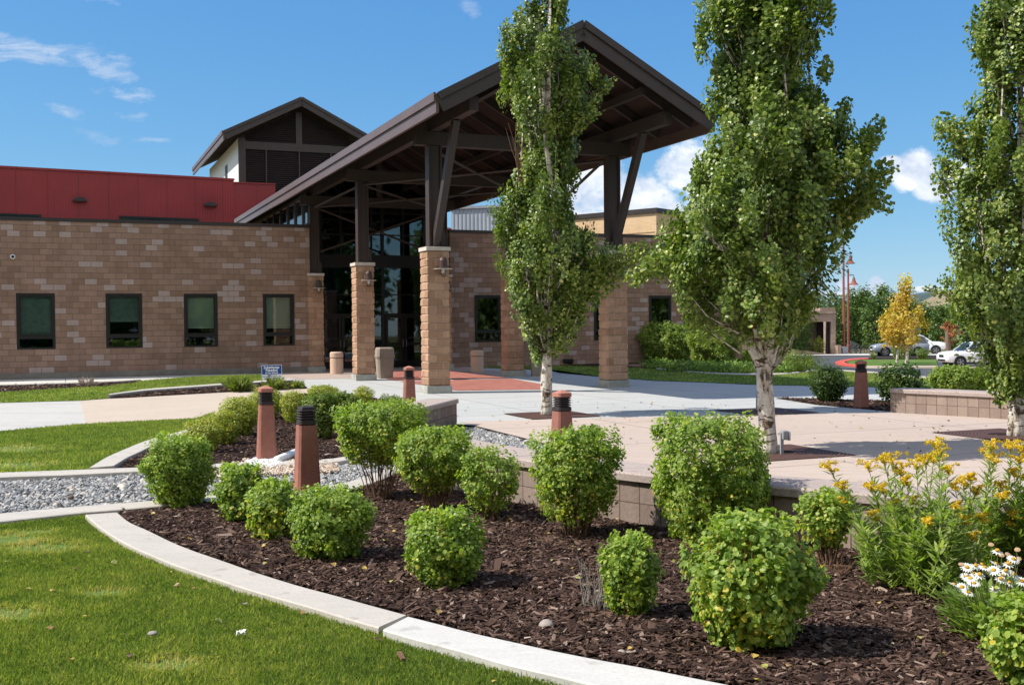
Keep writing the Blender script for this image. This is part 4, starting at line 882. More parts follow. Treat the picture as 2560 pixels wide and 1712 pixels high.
for i in range(6): x = -w(110)+w(88)*i/5; rr.tube([(x, -.8, 0), (x, -.8, w(29))], .035, 6)
tag(rr.build('ramp_railing', MT['black']), 'black metal railing along the ramp in front of the portico building', 'railing').location = (px, py, zg)
tag(MB().add([(-w(115), -1.3, 0), (-w(24), -1.3, 0), (-w(24), -1.3, w(3)), (-w(115), -1.3, w(16)), (-w(115), -.9, 0), (-w(24), -.9, 0), (-w(24), -.9, w(3)), (-w(115), -.9, w(16))], [(0, 1, 2, 3), (7, 6, 5, 4), (3, 2, 6, 7), (1, 5, 6, 2)]).build('ramp_wall', MT['portico']), 'low sloping block ramp wall in front of the portico building', 'wall').location = (px, py, zg)

# ------------------------------------------------------------------ bollards
def bollard(u, v, label, cap=True, rz=.25, xy=None):
    x, y = xy or G(u, v); r = empty('bollard_light', (x, y, 0), rz, label, 'bollard', 'tapered brick red bollard lights'); r.scale = (1, 1, .955)
    def oct_(h, c=.22):
        k = h*c; return [(-h+k, -h), (h-k, -h), (h, -h+k), (h, h-k), (h-k, h), (-h+k, h), (-h, h-k), (-h, -h+k)]
    def loft(secs, nm, mat, par):
        m = MB(); V = []; F = []
        for h, z in secs: V += [(a, b, z) for a, b in oct_(h)]
        for i in range(len(secs)-1):
            for j in range(8): F.append((i*8+j, i*8+(j+1) % 8, (i+1)*8+(j+1) % 8, (i+1)*8+j))
        F += [tuple(range(8))[::-1], tuple((len(secs)-1)*8+j for j in range(8))]; m.add(V, F); return m.build(nm, mat, par)
    loft([(.127, -.03), (.091, .76)], 'shaft', MT['bollard'], r); loft([(.083, .761), (.091, .775), (.089, .80)], 'collar', MT['louver'], r)
    lv = MB()
    for i in range(5):
        z = .80+i*.028+.0; V = []; F = []; secs = ((.066, z), (.089, z+.003), (.089, z+.008), (.070, z+.024))
        for h, zz in secs: V += [(a, b, zz) for a, b in oct_(h)]
        for q in range(3):
            for j in range(8): F.append((q*8+j, q*8+(j+1) % 8, (q+1)*8+(j+1) % 8, (q+1)*8+j))
        lv.add(V, F)
    lv.build('louvers', MT['louver'], r); loft([(.058, .79), (.058, .935)], 'lamp_core', MT['black'], r)
    if cap: loft([(.088, .936), (.092, .942), (.090, .985), (.012, 1.02)], 'cap', MT['bollardcap'], r)
    else:
        loft([(.080, .936), (.074, .958)], 'top_plate', MT['louver'], r); MB().tube([(.05, .0, .95), (.05, .0, .985)], .009, 6).tube([(-.03, -.02, .95), (-.03, -.02, .98)], .006, 6).build('mounting_stud', MT['rim'], r)
    return r
bollard(768, 1236, 'nearest brick red bollard light, its top cap missing, among the left shrubs', cap=False, rz=.42)
bollard(667, 1150, 'brick red bollard light with cap, standing in spilled white gravel', rz=.36)
bollard(0, 0, 'brick red bollard light half hidden behind the short curved seat wall', xy=(-1.96, 20.6), rz=.3)
bollard(0, 0, 'brick red bollard light behind the shrub at the middle of the long seat wall', xy=(.58, 12.75), rz=.5)
bollard(2153, 1021, 'dark shaded brick red bollard light between the two right hand round shrubs', rz=.3)

# ------------------------------------------------------------------ tree grates
def grate(x, y, label, s=1.42, rz=AL):
    m = MB(); n = 24; h = s/2; V = []; F = []
    for k in range(n):
        t = 2*math.pi*k/n; V.append((.2*math.cos(t), .2*math.sin(t), 0)); q = max(abs(math.cos(t)), abs(math.sin(t))); V.append((h*math.cos(t)/q, h*math.sin(t)/q, 0))
    for k in range(n): F.append((2*k, 2*k+1, (2*k+3) % (2*n), (2*k+2) % (2*n)))
    m.add(V, F); o = mesh_np('tree_grate', m.V, m.F, MT['grate']); o.location = (x, y, .022); o.rotation_euler = (0, 0, rz)
    tag(o, label, 'tree grate', 'square iron tree grates'); d = mesh_np('tree_pit_soil', [(-.25, -.25, 0), (.25, -.25, 0), (.25, .25, 0), (-.25, .25, 0)], [(0, 1, 2, 3)], MT['mulchb'], o); d.location = (0, 0, -.003)
T1 = (.66, 20.75); T2 = tuple(G(1919, 1134)); T3 = tuple(G(2545, 1092))
grate(T1[0]+.08, T1[1]-.1, 'rusty square tree grate around the left tree'); grate(T2[0]+.15, T2[1], 'rusty square tree grate around the middle tree'); grate(T3[0]-.15, T3[1]+.2, 'rusty square tree grate around the right tree in shade')
g4 = G(1914, 1030); grate(g4[0], g4[1], 'far rusty tree grate behind the middle trunk', 1.45)
# young trunk seen in the far grate, its crown mixed into the middle tree
# ------------------------------------------------------------------ bins
def conc_bin(u, v, label, h=.80, rr=.235):
    x, y = G(u, v); r = empty('concrete_bin', (x, y, 0), 0, label, 'bin', 'round concrete litter bins')
    MB().lathe([(rr-.01, 0), (rr, .02), (rr, h*.70), (rr-.02, h*.715)], n=28).build('body', MT['concbin'], r); MB().lathe([(rr-.03, h*.715), (rr-.03, h*.74)], n=28).build('gap', MT['black'], r)
    MB().lathe([(rr-.005, h*.74), (rr+.005, h*.76), (rr+.005, h*.95), (rr-.03, h), (.10, h)], n=28).build('lid', MT['concbin'], r)
conc_bin(842, 935, 'round pinkish concrete litter bin left of the front doors'); conc_bin(1193, 930, 'round concrete litter bin in shade beside the right wing window')
def plastic_bin(u, v, label, rz=.3):
    x, y = G(u, v); r = empty('rubbish_bin', (x, y, 0), rz, label, 'bin', 'large beige plastic rubbish bins')
    def fr(secs, nm):
        m = MB(); V = []; F = []
        for a, z in secs:
            c = a*.25; V += [(-a+c, -a, z), (a-c, -a, z), (a, -a+c, z), (a, a-c, z), (a-c, a, z), (-a+c, a, z), (-a, a-c, z), (-a, -a+c, z)]
        for i in range(len(secs)-1):
            for j in range(8): F.append((i*8+j, i*8+(j+1) % 8, (i+1)*8+(j+1) % 8, (i+1)*8+j))
        F += [tuple(range(8))[::-1], tuple((len(secs)-1)*8+j for j in range(8))]; m.add(V, F); return m.build(nm, MT['beigebin'], r)
    fr([(.235, 0), (.275, .68), (.295, .69), (.295, .72)], 'body'); lid = fr([(.30, .722), (.295, .76), (.27, .98), (.235, 1.02)], 'lid')
    MB().box(-.17, .17, -.295, -.27, .78, .95).build('flap', MT['beigebin'], lid)
plastic_bin(962, 946, 'large beige plastic rubbish bin beside the second left pillar'); plastic_bin(1347, 940, 'large beige plastic rubbish bin half hidden by the left tree trunk', .1)

# ------------------------------------------------------------------ yard sign
sx, sy = -7.35, 33.2
SG = empty('yard_sign', (sx, sy, 0), .0, 'small blue and white yard sign on the lawn edge reading Substitutes Needed', 'sign'); SG.rotation_euler = (0, -.03, .06)
sw, sh, z0 = .615, .445, .115
MB().box(-sw/2, sw/2, 0, .008, z0, z0+sh).build('panel', MT['signwhite'], SG); MB().box(-sw/2+.014, sw/2-.014, -.002, -.0005, z0+sh*.36, z0+sh-.014).build('blue_field', MT['signblue'], SG)
MB().tube([(-.2, .012, -.1), (-.2, .012, .4)], .004, 6).tube([(.2, .012, -.1), (.2, .012, .4)], .004, 6).build('wire_stake', MT['rim'], SG)
MT['ink'] = plain('dark_ink', (.03, .04, .07), .6); MT['inkgrey'] = plain('grey_ink', (.30, .28, .25), .6)
R90 = (math.pi/2, 0, 0)
for s, sz, z, mt, x, b, xs in (('Substitutes', .112, .37, 'paint', 0, .003, .95), ('Needed', .112, .285, 'paint', 0, .003, 1), ('at Our School!', .062, .205, 'paint', 0, .002, 1.05), ('Apply at', .045, .105, 'ink', -.215, .0008, 1), ('ESU', .085, .112, 'ink', -.06, .003, 1), ('Staff', .075, .112, 'inkgrey', .09, .001, .9), ('.org', .045, .105, 'ink', .225, .0008, 1), ('or call 877.974.6338', .056, .04, 'ink', .0, .0012, 1)):
    text('lettering', s, sz, MT[mt], SG, (x, -.004, z0+z), R90, bold=b, xs=xs)
# notice in the second window
a_, z_ = pb(334, 825.5, BF); N_ = empty('window_notice', W(a_, BF+.03, z_), AL, 'small white paper notice with red emblem inside the second window', 'notice')
MB().box(-.14, .14, 0, .002, -.11, .11).build('paper', MT['signwhite'], N_); MB().lathe([(.028, 0), (.028, .002)], n=12).build('emblem', MT['redcurb'], N_).location = (-.085, -.001, .055); N_.children[-1].rotation_euler = R90
for i in range(4): text('lettering', ('NOTICE', 'please ring', 'at the main', 'entrance')[i] if False else '', .03, MT['ink'], N_, (0, -.003, .05-.035*i), R90) if False else None
l = MB()
for i, (x0, x1) in enumerate(((-.03, .11), (-.03, .09), (-.10, .10), (-.11, .11), (-.05, .11))): l.box(x0, x1, -.003, -.001, .06-.035*i, .075-.035*i)
l.build('print_lines', MT['ink'], N_)

# ------------------------------------------------------------------ uplights
x, y = G(1949, 1136); UL = empty('uplight', (x+.0, y-.12, 0), .2, 'grey box floodlight on a short post beside the middle tree trunk', 'floodlight')
MB().box(-.02, .02, -.015, .015, 0, .30).build('post', MT['greybox'], UL); MB().box(-.005, .075, -.05, .05, .21, .33).build('housing', MT['greybox'], UL, bevel=.012); MB().box(.077, .098, -.06, .06, .20, .32).build('lens_frame', MT['greybox'], UL, bevel=.008)
x, y = G(1416, 912); FL = empty('ground_floodlight', (x, y, 0), 0, 'small black floodlight lying on the ground at the wall behind the left tree', 'floodlight')
MB().box(-.3, .3, -.15, .15, .08, .26).build('housing', MT['black'], FL, bevel=.03); MB().box(-.06, .06, -.05, .05, 0, .08).build('foot', MT['black'], FL)

# ------------------------------------------------------------------ street lamps
def street_lamp(u, v, vtop, lamp_v, arm, label):
    x, y = GT(u, v); sc = scale_at(y); zb = float(hT(x, y)); ht = (v-vtop)/sc; r = empty('street_lamp', (x, y, zb), 0, label, 'street lamp', 'rust red street lamps by the road')
    MB().lathe([(.20, 0), (.20, .8), (.14, .85), (.12, .9)], n=12).build('base', MT['pole'], r)
    MB().tube([(0, 0, .5), (0, 0, ht)], [.14, .10], 12).build('pole', MT['pole'], r)
    lz = (v-lamp_v)/sc; ar = MB().tube([(0, 0, lz), (arm, 0, lz), (arm, 0, lz-.35)], .045, 8); ar.tube([(0, 0, ht-.4), (arm*.8, 0, lz)], .012, 5); ar.build('arm', MT['pole'], r)
    MB().lathe([(.10, 0), (.13, -.12), (.2, -.4), (.26, -.55), (.48, -.78), (.50, -.82), (.42, -.80)], n=20).build('shade', MT['pole'], r, smooth=False).location = (arm, 0, lz-.25)
street_lamp(2109.5, 884, 612, 634.5, .72, 'taller nearer rust red street lamp with bell shade, left of the pair'); street_lamp(2121, 881, 672, 688, .62, 'shorter rust red street lamp with bell shade, right of the pair')
# planter and litter bin by the portico, bikes
def boxthing(name, u, v, w_, h_, mat, label, cat, taper=.9):
    x, y = GT(u, v); r = empty(name, (x, y, float(hT(x, y))), .3, label, cat)
    MB().lathe([(w_*.6*taper, 0), (w_*.6, h_*.8)], n=4, ang=math.pi/4).build('body', mat, r); MB().lathe([(w_*.64, h_*.8), (w_*.64, h_), (w_*.5, h_*1.01)], n=4, ang=math.pi/4).build('rim', mat, r); return r
boxthing('litter_bin', 2096, 886, .5, .95, MT['portico'], 'pale square litter bin at the foot of the portico column', 'bin', 1)
boxthing('planter', 2109, 885.5, .75, .8, MT['greybox'], 'dark square planter at the foot of the street lamps', 'planter')
def bike(u, v, yaw, label):
    x, y = GT(u, v); r = empty('bicycle', (x, y, float(hT(x, y))), yaw, label, 'bicycle', 'bicycles parked at the rack')
    for wx in (-.52, .52):
        wm = MB(); pts = [(wx+.33*math.cos(t), 0, .34+.33*math.sin(t)) for t in np.linspace(0, 2*math.pi, 21)]; wm.tube(pts, .025, 6, False); wo = wm.build('wheel', MT['tyre'], r)
        sp = MB(); [sp.tube([(wx, 0, .34), (wx+.31*math.cos(t), 0, .34+.31*math.sin(t))], .004, 4) for t in np.linspace(0, 6.28, 13)[:-1]]; sp.build('spokes', MT['rim'], wo)
    f = MB(); bb = (-.05, 0, .30); st = (-.18, 0, .80); hd = (.34, 0, .82)
    for p, q in ((bb, st), (bb, hd), (st, hd), ((-.52, 0, .34), bb), ((-.52, 0, .34), st), ((.52, 0, .34), hd), (hd, (.32, 0, .98))): f.tube([p, q], .02, 6)
    f.build('frame', MT['carglass'], r); MB().box(-.30, -.08, -.06, .06, .86, .91).build('saddle', MT['black'], r, bevel=.02); MB().tube([(.36, -.28, 1.0), (.32, 0, .98), (.36, .28, 1.0)], .014, 6).build('handlebar', MT['black'], r)
bike(2133, 885, .2, 'leftmost dark bicycle beside the street lamp foot'); bike(2147, 885, -.15, 'dark bicycle in the middle of the bike rack'); bike(2157, 884.5, .3, 'rightmost dark bicycle nearest the silver car')
x, y = GT(2132, 881); BRK = MB()
for i in range(8): BRK.tube([(i*.12, .5, 0), (i*.12-.1, .5, 1.3-.05*i)], .022, 6)
BRK.tube([(0, .5, .5), (.9, .5, .5)], .02, 6)
o = BRK.build('post_row', MT['greybox']); tag(o, 'row of slim pale posts behind the bicycles', 'posts').location = (x, y, float(hT(x, y)))

# ------------------------------------------------------------------ vehicles (x forward)
def vehicle(kind, x, y, z, yaw, paint, label, cat):
    r = empty(kind, (x, y, z), yaw, label, cat)
    P_ = {'suv': dict(L=4.55, hw=.92, wb=2.66, wr=.365, body=[(-2.2, .48, .98, .80), (-2.1, .30, 1.06, .88), (-1.4, .26, 1.08, .92), (0, .25, 1.05, .92), (1.0, .30, 1.13, .92), (1.6, .32, 1.10, .90), (2.1, .36, 1.02, .85), (2.26, .46, .88, .76)], gh=[(-2.16, 1.10), (-1.85, 1.62), (-.6, 1.72), (.35, 1.67), (.98, 1.12)]),
          'car': dict(L=5.3, hw=1.0, wb=3.08, wr=.42, body=[(-2.6, .55, 1.15, .9), (-2.5, .40, 1.25, .97), (-1.5, .36, 1.27, 1.0), (0, .35, 1.26, 1.0), (1.1, .35, 1.25, 1.0), (1.9, .38, 1.20, .97), (2.45, .42, 1.08, .92), (2.62, .5, .92, .85)], gh=[(-2.5, 1.22), (-2.2, 1.85), (-1.0, 1.92), (.35, 1.85), (1.2, 1.24)]),
          'pickup': dict(L=5.8, hw=1.0, wb=3.7, wr=.42, body=[(-2.9, .6, 1.28, .96), (-2.8, .5, 1.32, 1.0), (-1.0, .42, 1.32, 1.0), (.3, .42, 1.30, 1.0), (1.3, .42, 1.30, 1.0), (2.2, .45, 1.26, .98), (2.75, .5, 1.18, .93), (2.85, .6, 1.0, .88)], gh=[(-1.25, 1.28), (-1.05, 1.88), (-.2, 1.95), (.6, 1.88), (1.45, 1.28)])}[{'parked_suv': 'suv', 'parked_car': 'car', 'pickup_truck': 'pickup'}[kind]]
    V = []; F = []; secs = P_['body']; k = 12
    for (sx_, zb, zt, hw) in secs:
        mid = (zb+zt)/2
        half = [(hw*.90, zb), (hw, zb+.14), (hw*1.0, mid+.05), (hw*.985, zt-.14), (hw*.93, zt-.03), (hw*.70, zt)]
        for yy, zz in half+[(-a, b) for a, b in half[::-1]]: V.append((sx_, yy, zz))
    for i in range(len(secs)-1):
        for j in range(k): F.append((i*k+j, (i+1)*k+j, (i+1)*k+(j+1) % k, i*k+(j+1) % k))
    F += [tuple(range(k)), tuple((len(secs)-1)*k+j for j in range(k))[::-1]]
    b = MB(); b.add(V, F); body = b.build('body', paint, r, smooth=True)
    gh = P_['gh']; hw = P_['hw']; g = MB(); zbel = gh[0][1]
    prof = gh+[(gh[-1][0], gh[-1][1]-.1), (gh[0][0], gh[0][1]-.1)]
    def yw(z): return hw*(.90-.20*max(0, (z-zbel))/.65)
    n = len(prof); V = [(px_, -yw(pz), pz) for px_, pz in prof]+[(px_, yw(pz), pz) for px_, pz in prof]
    g.add(V, [tuple(range(n)), tuple(range(2*n-1, n-1, -1))]+[(i, (i+1) % n, (i+1) % n+n, i+n) for i in range(n)]); g.build('windows', MT['carglass'], r)
    rf = MB(); m_ = gh[1:4]
    rf.add([(px_+dx, s*(yw(pz)+.015), pz+.012) for (px_, pz), dx in zip(m_, (-.03, 0, .03)) for s in (-1, 1)]+[(px_, s*(yw(pz)+.01), pz-.05) for px_, pz in m_ for s in (-1, 1)], [(0, 1, 3, 2), (2, 3, 5, 4), (0, 2, 8, 6), (2, 4, 10, 8), (1, 7, 9, 3), (3, 9, 11, 5)])
    for s in (-1, 1):
        for (p, q) in ((gh[0], gh[1]), (gh[3], gh[4])): rf.beam((p[0], s*(yw(p[1])+.004), p[1]), (q[0], s*(yw(q[1])+.004), q[1]), .05, .09)
        xm = (gh[2][0]+gh[3][0])/2-.1; rf.beam((xm, s*(yw(zbel)+.004), zbel-.05), (xm, s*(yw(gh[2][1])+.004), gh[2][1]-.02), .03, .07)
        rf.tube([(gh[1][0]+.1, s*(yw(1.7)+.0), gh[1][1]+.06), (gh[3][0]-.1, s*(yw(1.7)), gh[3][1]+.06)], .02, 6)
    rf.build('roof', paint, r)
    wr = P_['wr']; 
    for wx in (P_['wb']/2, -P_['wb']/2):
        for s in (-1, 1):
            a = MB().lathe([(wr+.075, -.06), (wr+.075, .012)], n=24); ar = a.build('wheel_arch', MT['black'], r); ar.rotation_euler = (math.pi/2, 0, 0); ar.location = (wx, s*(hw-.01)+(.0), wr+.03); ar.rotation_euler = (-math.pi/2*s, 0, 0)
            t_ = MB().lathe([(wr*.6, -.2), (wr*.95, -.2), (wr, -.16), (wr, -.02), (wr*.94, .02), (wr*.64, .02)], n=26); wo = t_.build('wheel', MT['tyre'], r); wo.location = (wx, s*(hw-.005), wr); wo.rotation_euler = (-math.pi/2*s, 0, 0)
            rm = MB(); rm.lathe([(wr*.66, .0), (wr*.66, .024), (wr*.60, .024), (wr*.58, .0)], n=24)
            for q in range(5): an = q*2*math.pi/5; rm.beam((0, 0, .02), (wr*.62*math.cos(an), wr*.62*math.sin(an), .02), .07, .03)
            rm.build('rim', MT['rim'], wo)
    fx = P_['L']/2; fz = secs[-2][2]-.12
    for s in (-1, 1):
        MB().box(fx-.24, fx-.06, s*hw*.55-.14, s*hw*.55+.14, fz-.12, fz+.02).build('headlight', MT['lampglass'], r, bevel=.02)
        MB().box(-fx+.02, -fx+.2, s*hw*.82-.08, s*hw*.82+.08, .95, 1.15).build('tail_light', MT['redcurb'], r, bevel=.02)
        MB().box(gh[4][0]-.28, gh[4][0]-.12, s*(hw+.02)-.0, s*(hw+.16), zbel, zbel+.14).build('mirror', paint, r, bevel=.03)
        MB().box(-.55, -.40, s*(hw+.0)-.01, s*(hw+.0)+.012, zbel-.16, zbel-.12).box(.45, .60, s*hw-.01, s*hw+.012, zbel-.16, zbel-.12).build('door_handle', MT['rim'], r)
        MB().box(-P_['wb']/2+wr+.1, P_['wb']/2-wr-.1, s*(hw*.95)-.03, s*(hw*.95)+.02+.03*s, .24, .36).build('sill', MT['black'], r)
    MB().box(fx-.16, fx-.01, -hw*.38, hw*.38, fz-.22, fz-.02).box(fx-.14, fx+.0, -hw*.6, hw*.6, .42, .56).build('grille', MT['black'], r)
    MB().box(fx-.03, fx+.01, -.25, .25, .58, .68).build('number_plate', MT['signwhite'], r); return r
x, y = GT(2378, 919); vehicle('parked_suv', x+1.75, y+.6, float(hT(x, y))+.02, math.pi+.07, MT['carwhite'], 'white compact car nose left on the road behind the right hedge', 'car')
x, y = GT(2256, 891); vehicle('parked_car', x, y+.9, float(hT(x, y))+.02, math.pi-.08, MT['cargrey'], 'silver grey car behind the yellow tree, dark wheels', 'car')
x, y = GT(2318, 887.5); vehicle('pickup_truck', x, y+3, float(hT(x, y))+.02, -.33, MT['carwhite'], 'white pickup truck facing right behind the yellow tree', 'pickup truck')
x, y = GT(2325, 884.5); tag(MB().box(-1.2, 1.2, 8, 8.2, .9, 2.9).box(-1.1, -1.0, 8.05, 8.15, 0, .9).box(1.0, 1.1, 8.05, 8.15, 0, .9).build('notice_board', MT['bluebox']), 'teal board behind the white pickup truck', 'board').location = (x+1.2, y+1, float(hT(x, y)))

# ------------------------------------------------------------------ foliage
HEX = np.array([(0, 0), (.42, -.36), (.95, -.32), (1.18, .0), (.95, .32), (.42, .36)], float) - np.array([.0, 0])
ROUND = np.array([(0, 0), (.22, -.42), (.68, -.50), (1.08, 0), (.68, .50), (.22, .42)], float)
LANCE = np.array([(0, 0), (.3, -.09), (.7, -.07), (1.1, 0), (.7, .07), (.3, .09)], float)
KITE = np.array([(0, 0), (.5, -.36), (1., 0), (.5, .36)], float)
def leaves(name, pos, nrm, size, mat, parent, shape=ROUND, rnd=None, droop=.3, rng=RNG, fold=.25, dirs=None):
    n = len(pos); k = len(shape)
    N_ = nrm/np.maximum(1e-6, np.linalg.norm(nrm, axis=1))[:, None]
    if dirs is None:
        D = rng.normal(0, 1, (n, 3)); D[:, 2] -= droop*2
    else: D = dirs
    D = D-(D*N_).sum(1)[:, None]*N_; D /= np.maximum(1e-6, np.linalg.norm(D, axis=1))[:, None]; B = np.cross(N_, D)
    s = np.asarray(size)*np.ones(n)
    sx = shape[:, 0]-.5; sy = shape[:, 1]
    V = pos[:, None]+D[:, None]*(sx[None, :, None]*s[:, None, None])+B[:, None]*(sy[None, :, None]*s[:, None, None])+N_[:, None]*((np.abs(sy)*fold-.1*sx**2)[None, :, None]*s[:, None, None])
    F = np.arange(n*k).reshape(n, k)
    r = rng.uniform(0, 1, n) if rnd is None else rnd
    return mesh_np(name, V.reshape(-1, 3), F, mat, parent, attr=r)
def stems_mb(root_r, n, h, spread, rad, rng, lean=.35, z0=-.03, twigs=True, segs=3):
    m = MB()
    for i in range(n):
        a = rng.uniform(0, 6.283); r0 = root_r*math.sqrt(rng.uniform(0, 1)); r1 = spread*math.sqrt(rng.uniform(.05, 1)); x0, y0 = r0*math.cos(a), r0*math.sin(a); hh = h*rng.uniform(.65, 1.05); pts = []
        for k in range(segs+1):
            t = k/segs; pts.append((x0+(r1-r0)*math.cos(a)*t**1.3+rng.normal(0, .01), y0+(r1-r0)*math.sin(a)*t**1.3+rng.normal(0, .01), z0+hh*t))
        m.tube(pts, [rad*(1-.6*k/segs) for k in range(segs+1)], 4, False)
    return m
def shrub(u, vb, ul, ur, vt, label, mat='currant', leaf=.0255, kind='shrub', group=None, n=None, bare=.0, box=4.6, cat='shrub', stems=True, depth=None, rough=.11, follow=False, yellow=.0, shoots=True, layers=4.6, shape=ROUND, zl=None, base_y=None):
    """u, vb: base pixel; ul, ur, vt: crown extents in the photograph"""
    rng = np.random.default_rng(int(u*7+vb)); x, y = (GT if follow else G)(u, vb); z0 = float(hT(x, y)) if follow else 0.
    yb = base_y if base_y else y
    sc = scale_at(y); hw = (ur-ul)/2/sc; cx = ((ul+ur)/2-u)/sc; d = hw*(depth or .92); y += d*.55 if not follow else d*.4; sc = scale_at(y); hw = (ur-ul)/2/sc; h = (vb-vt)/sc*1.0-.0; h -= (d*.3)*H/y*.0
    x = ((ul+ur)/2-1280)/FPX*y; Zt = PY((ul+ur)/2, vt, y-d*.2)[1]-z0; h = max(.08, Zt)
    root = empty(kind, (x, y, z0), rng.uniform(-.4, .4)*0, label, cat, group)
    zlow = h*bare; cz = (zlow+h)/2*1.0; hz = (h-zlow)/2
    area = 4*math.pi*(((hw*d)**1.6+(hw*hz)**1.6+(d*hz)**1.6)/3)**(1/1.6); N_ = n or int(min(24000, layers*area/(leaf**2*.62)))
    # clumps on a rounded box
    nc = max(40, int(N_/18)); q = rng.normal(0, 1, (nc, 3)); q /= np.linalg.norm(q, axis=1)[:, None]
    e = box; rho = np.hypot(q[:, 0], q[:, 1]); rr = (rho**e+np.abs(q[:, 2])**e)**(-1/e); ph = rng.uniform(0, 6.28, 6)
    lump = 1+rough*(np.sin(q[:, 0]*5+ph[0])*np.sin(q[:, 1]*4+ph[1])+.7*np.sin(q[:, 2]*6+ph[2]+q[:, 0]*4)+.5*rng.normal(0, .5, nc))
    fr = 1-.42*rng.uniform(0, 1, nc)**2.4+.10*(rng.uniform(0, 1, nc) > .9); C = q*(rr*lump*fr)[:, None]
    ci = rng.integers(0, nc, N_); off = rng.normal(0, 1, (N_, 3)); off *= (rng.uniform(0, 1, N_)**(1/3)/np.linalg.norm(off, axis=1))[:, None]*leaf*2.1
    Pn = C[ci]*np.array([hw*.95-leaf*.5, d*.95-leaf*.5, hz-leaf*.3])+off
    # narrower toward the foot
    tz = (Pn[:, 2]+hz)/(2*hz); nar = np.clip(.74+.42*tz, .6, 1.0); Pn[:, 0] *= nar; Pn[:, 1] *= nar; Pn[:, 2] += cz
    if bare > 0:   # ragged lower edge: thin out leaves low on one side
        thin = rng.uniform(0, 1, N_) < np.clip(tz*2.2+.25, 0, 1); Pn = Pn[thin]; ci = ci[thin]; tz = tz[thin]
    k = Pn[:, 2] > .01; Pn = Pn[k]; ci = ci[k]; tz = tz[k]; N_ = len(Pn)
    cn = rng.normal(0, .35, (nc, 3)); nrm = q[ci]+cn[ci]+rng.normal(0, .42, (N_, 3))+np.array([0, 0, .45]); cr_ = rng.uniform(-.16, .16, nc)
    r = np.clip(rng.beta(2, 2, N_)*.8+cr_[ci]+.05, 0, 1)
    if yellow: yl = rng.uniform(0, 1, N_) < yellow*np.clip(1.25-tz, .1, 1)**2; r[yl] = rng.uniform(.88, 1, yl.sum())
    if shoots:
        ns = int(14+50*hw); sa = rng.uniform(0, 6.28, ns); sr = np.sqrt(rng.uniform(0, 1, ns))*.9; P2 = []
        for a_, r_ in zip(sa, sr):
            top_ = cz+hz*(1-.12*r_**4); L2 = rng.uniform(.03, .085)
            for t_ in np.linspace(0, 1, 6): P2.append((hw*.9*r_*math.cos(a_)+rng.normal(0, .010), d*.9*r_*math.sin(a_)+rng.normal(0, .010), top_+L2*t_-.01))
        P2 = np.array(P2); Pn = np.vstack([Pn, P2]); nrm = np.vstack([nrm, rng.normal(0, .7, (len(P2), 3))+np.array([0, 0, .5])]); r = np.r_[r, rng.uniform(.4, .9, len(P2))]; N_ = len(Pn)
    leaves('foliage', Pn, nrm, leaf*rng.uniform(.5, 1.2, N_), MT[mat], root, shape, r, rng=rng)
    if stems:
        stems_mb(hw*.28, int(24+40*hw), h*.8, hw*.85, .0055 if leaf < .06 else .012, rng).build('stems', MT['stem'], root)
        if shoots: stems_mb(hw*.8, int(20+50*hw), h*.36, hw*.85, .0017, rng, z0=h*.66).build('young_shoots', MT['redstem'], root)
    return root
K = 2560/2345
def sh(ud, vd, l, r_, t, label, **kw): return shrub(ud*K, vd*K, l*K, r_*K, t*K, label, **kw)
GF = 'clipped green shrubs in the mulch bed'
sh(402, 1166, 326, 482, 1008, 'round green shrub at the left corner of the mulch bed, over the gravel kerb', group=GF, yellow=.1)
sh(547, 1198, 488, 608, 1075, 'small green shrub right of the corner shrub, in front of the gravel', group=GF, yellow=.1, leaf=.032)
sh(617, 1240, 563, 678, 1112, 'yellowish small shrub just left of the nearest bollard foot', group=GF, yellow=.45, leaf=.032)
sh(750, 1288, 652, 842, 1132, 'dense round green shrub directly in front of the nearest bollard', group=GF, yellow=.08)
sh(862, 1150, 763, 968, 932, 'tall flat topped shrub with bare brown lower stems behind the nearest bollard', group=GF, bare=.38, yellow=.3, box=7)
sh(985, 1180, 903, 1080, 990, 'medium shrub with bare stems in front of the short curved seat wall', group=GF, bare=.28, yellow=.3)
sh(1118, 1196, 1048, 1192, 1036, 'shrub with open see-through stems at the left end of the long seat wall', group=GF, bare=.14, yellow=.12, layers=2.2)
sh(1017, 1352, 922, 1108, 1183, 'low ball shaped green shrub alone in the middle of the mulch', group=GF, yellow=.12, box=3.0)
sh(1312, 1238, 1216, 1420, 996, 'tall boxy shrub in front of the middle bollard', group=GF, bare=.18, yellow=.25, box=7)
sh(1622, 1258, 1492, 1762, 968, 'largest flat topped shrub against the seat wall left of the middle trunk', group=GF, yellow=.15, box=7)
sh(1437, 1418, 1376, 1502, 1240, 'small narrow shrub with grey dry twigs on its left side', group=GF, yellow=.1)
sh(1710, 1502, 1570, 1862, 1198, 'nearest big round shrub with yellow leaves at its foot', group=GF, yellow=.35, box=3, leaf=.033)
sh(1893, 1302, 1833, 1952, 1138, 'small shrub with twiggy base between the biggest shrub and the goldenrod', group=GF, bare=.3, yellow=.35, leaf=.030)
sh(2345, 1585, 2262, 2440, 1385, 'shrub cut off by the lower right corner of the view', group=GF, yellow=.25, leaf=.035)
GY_ = 'small yellow green shrubs in the back left bed'
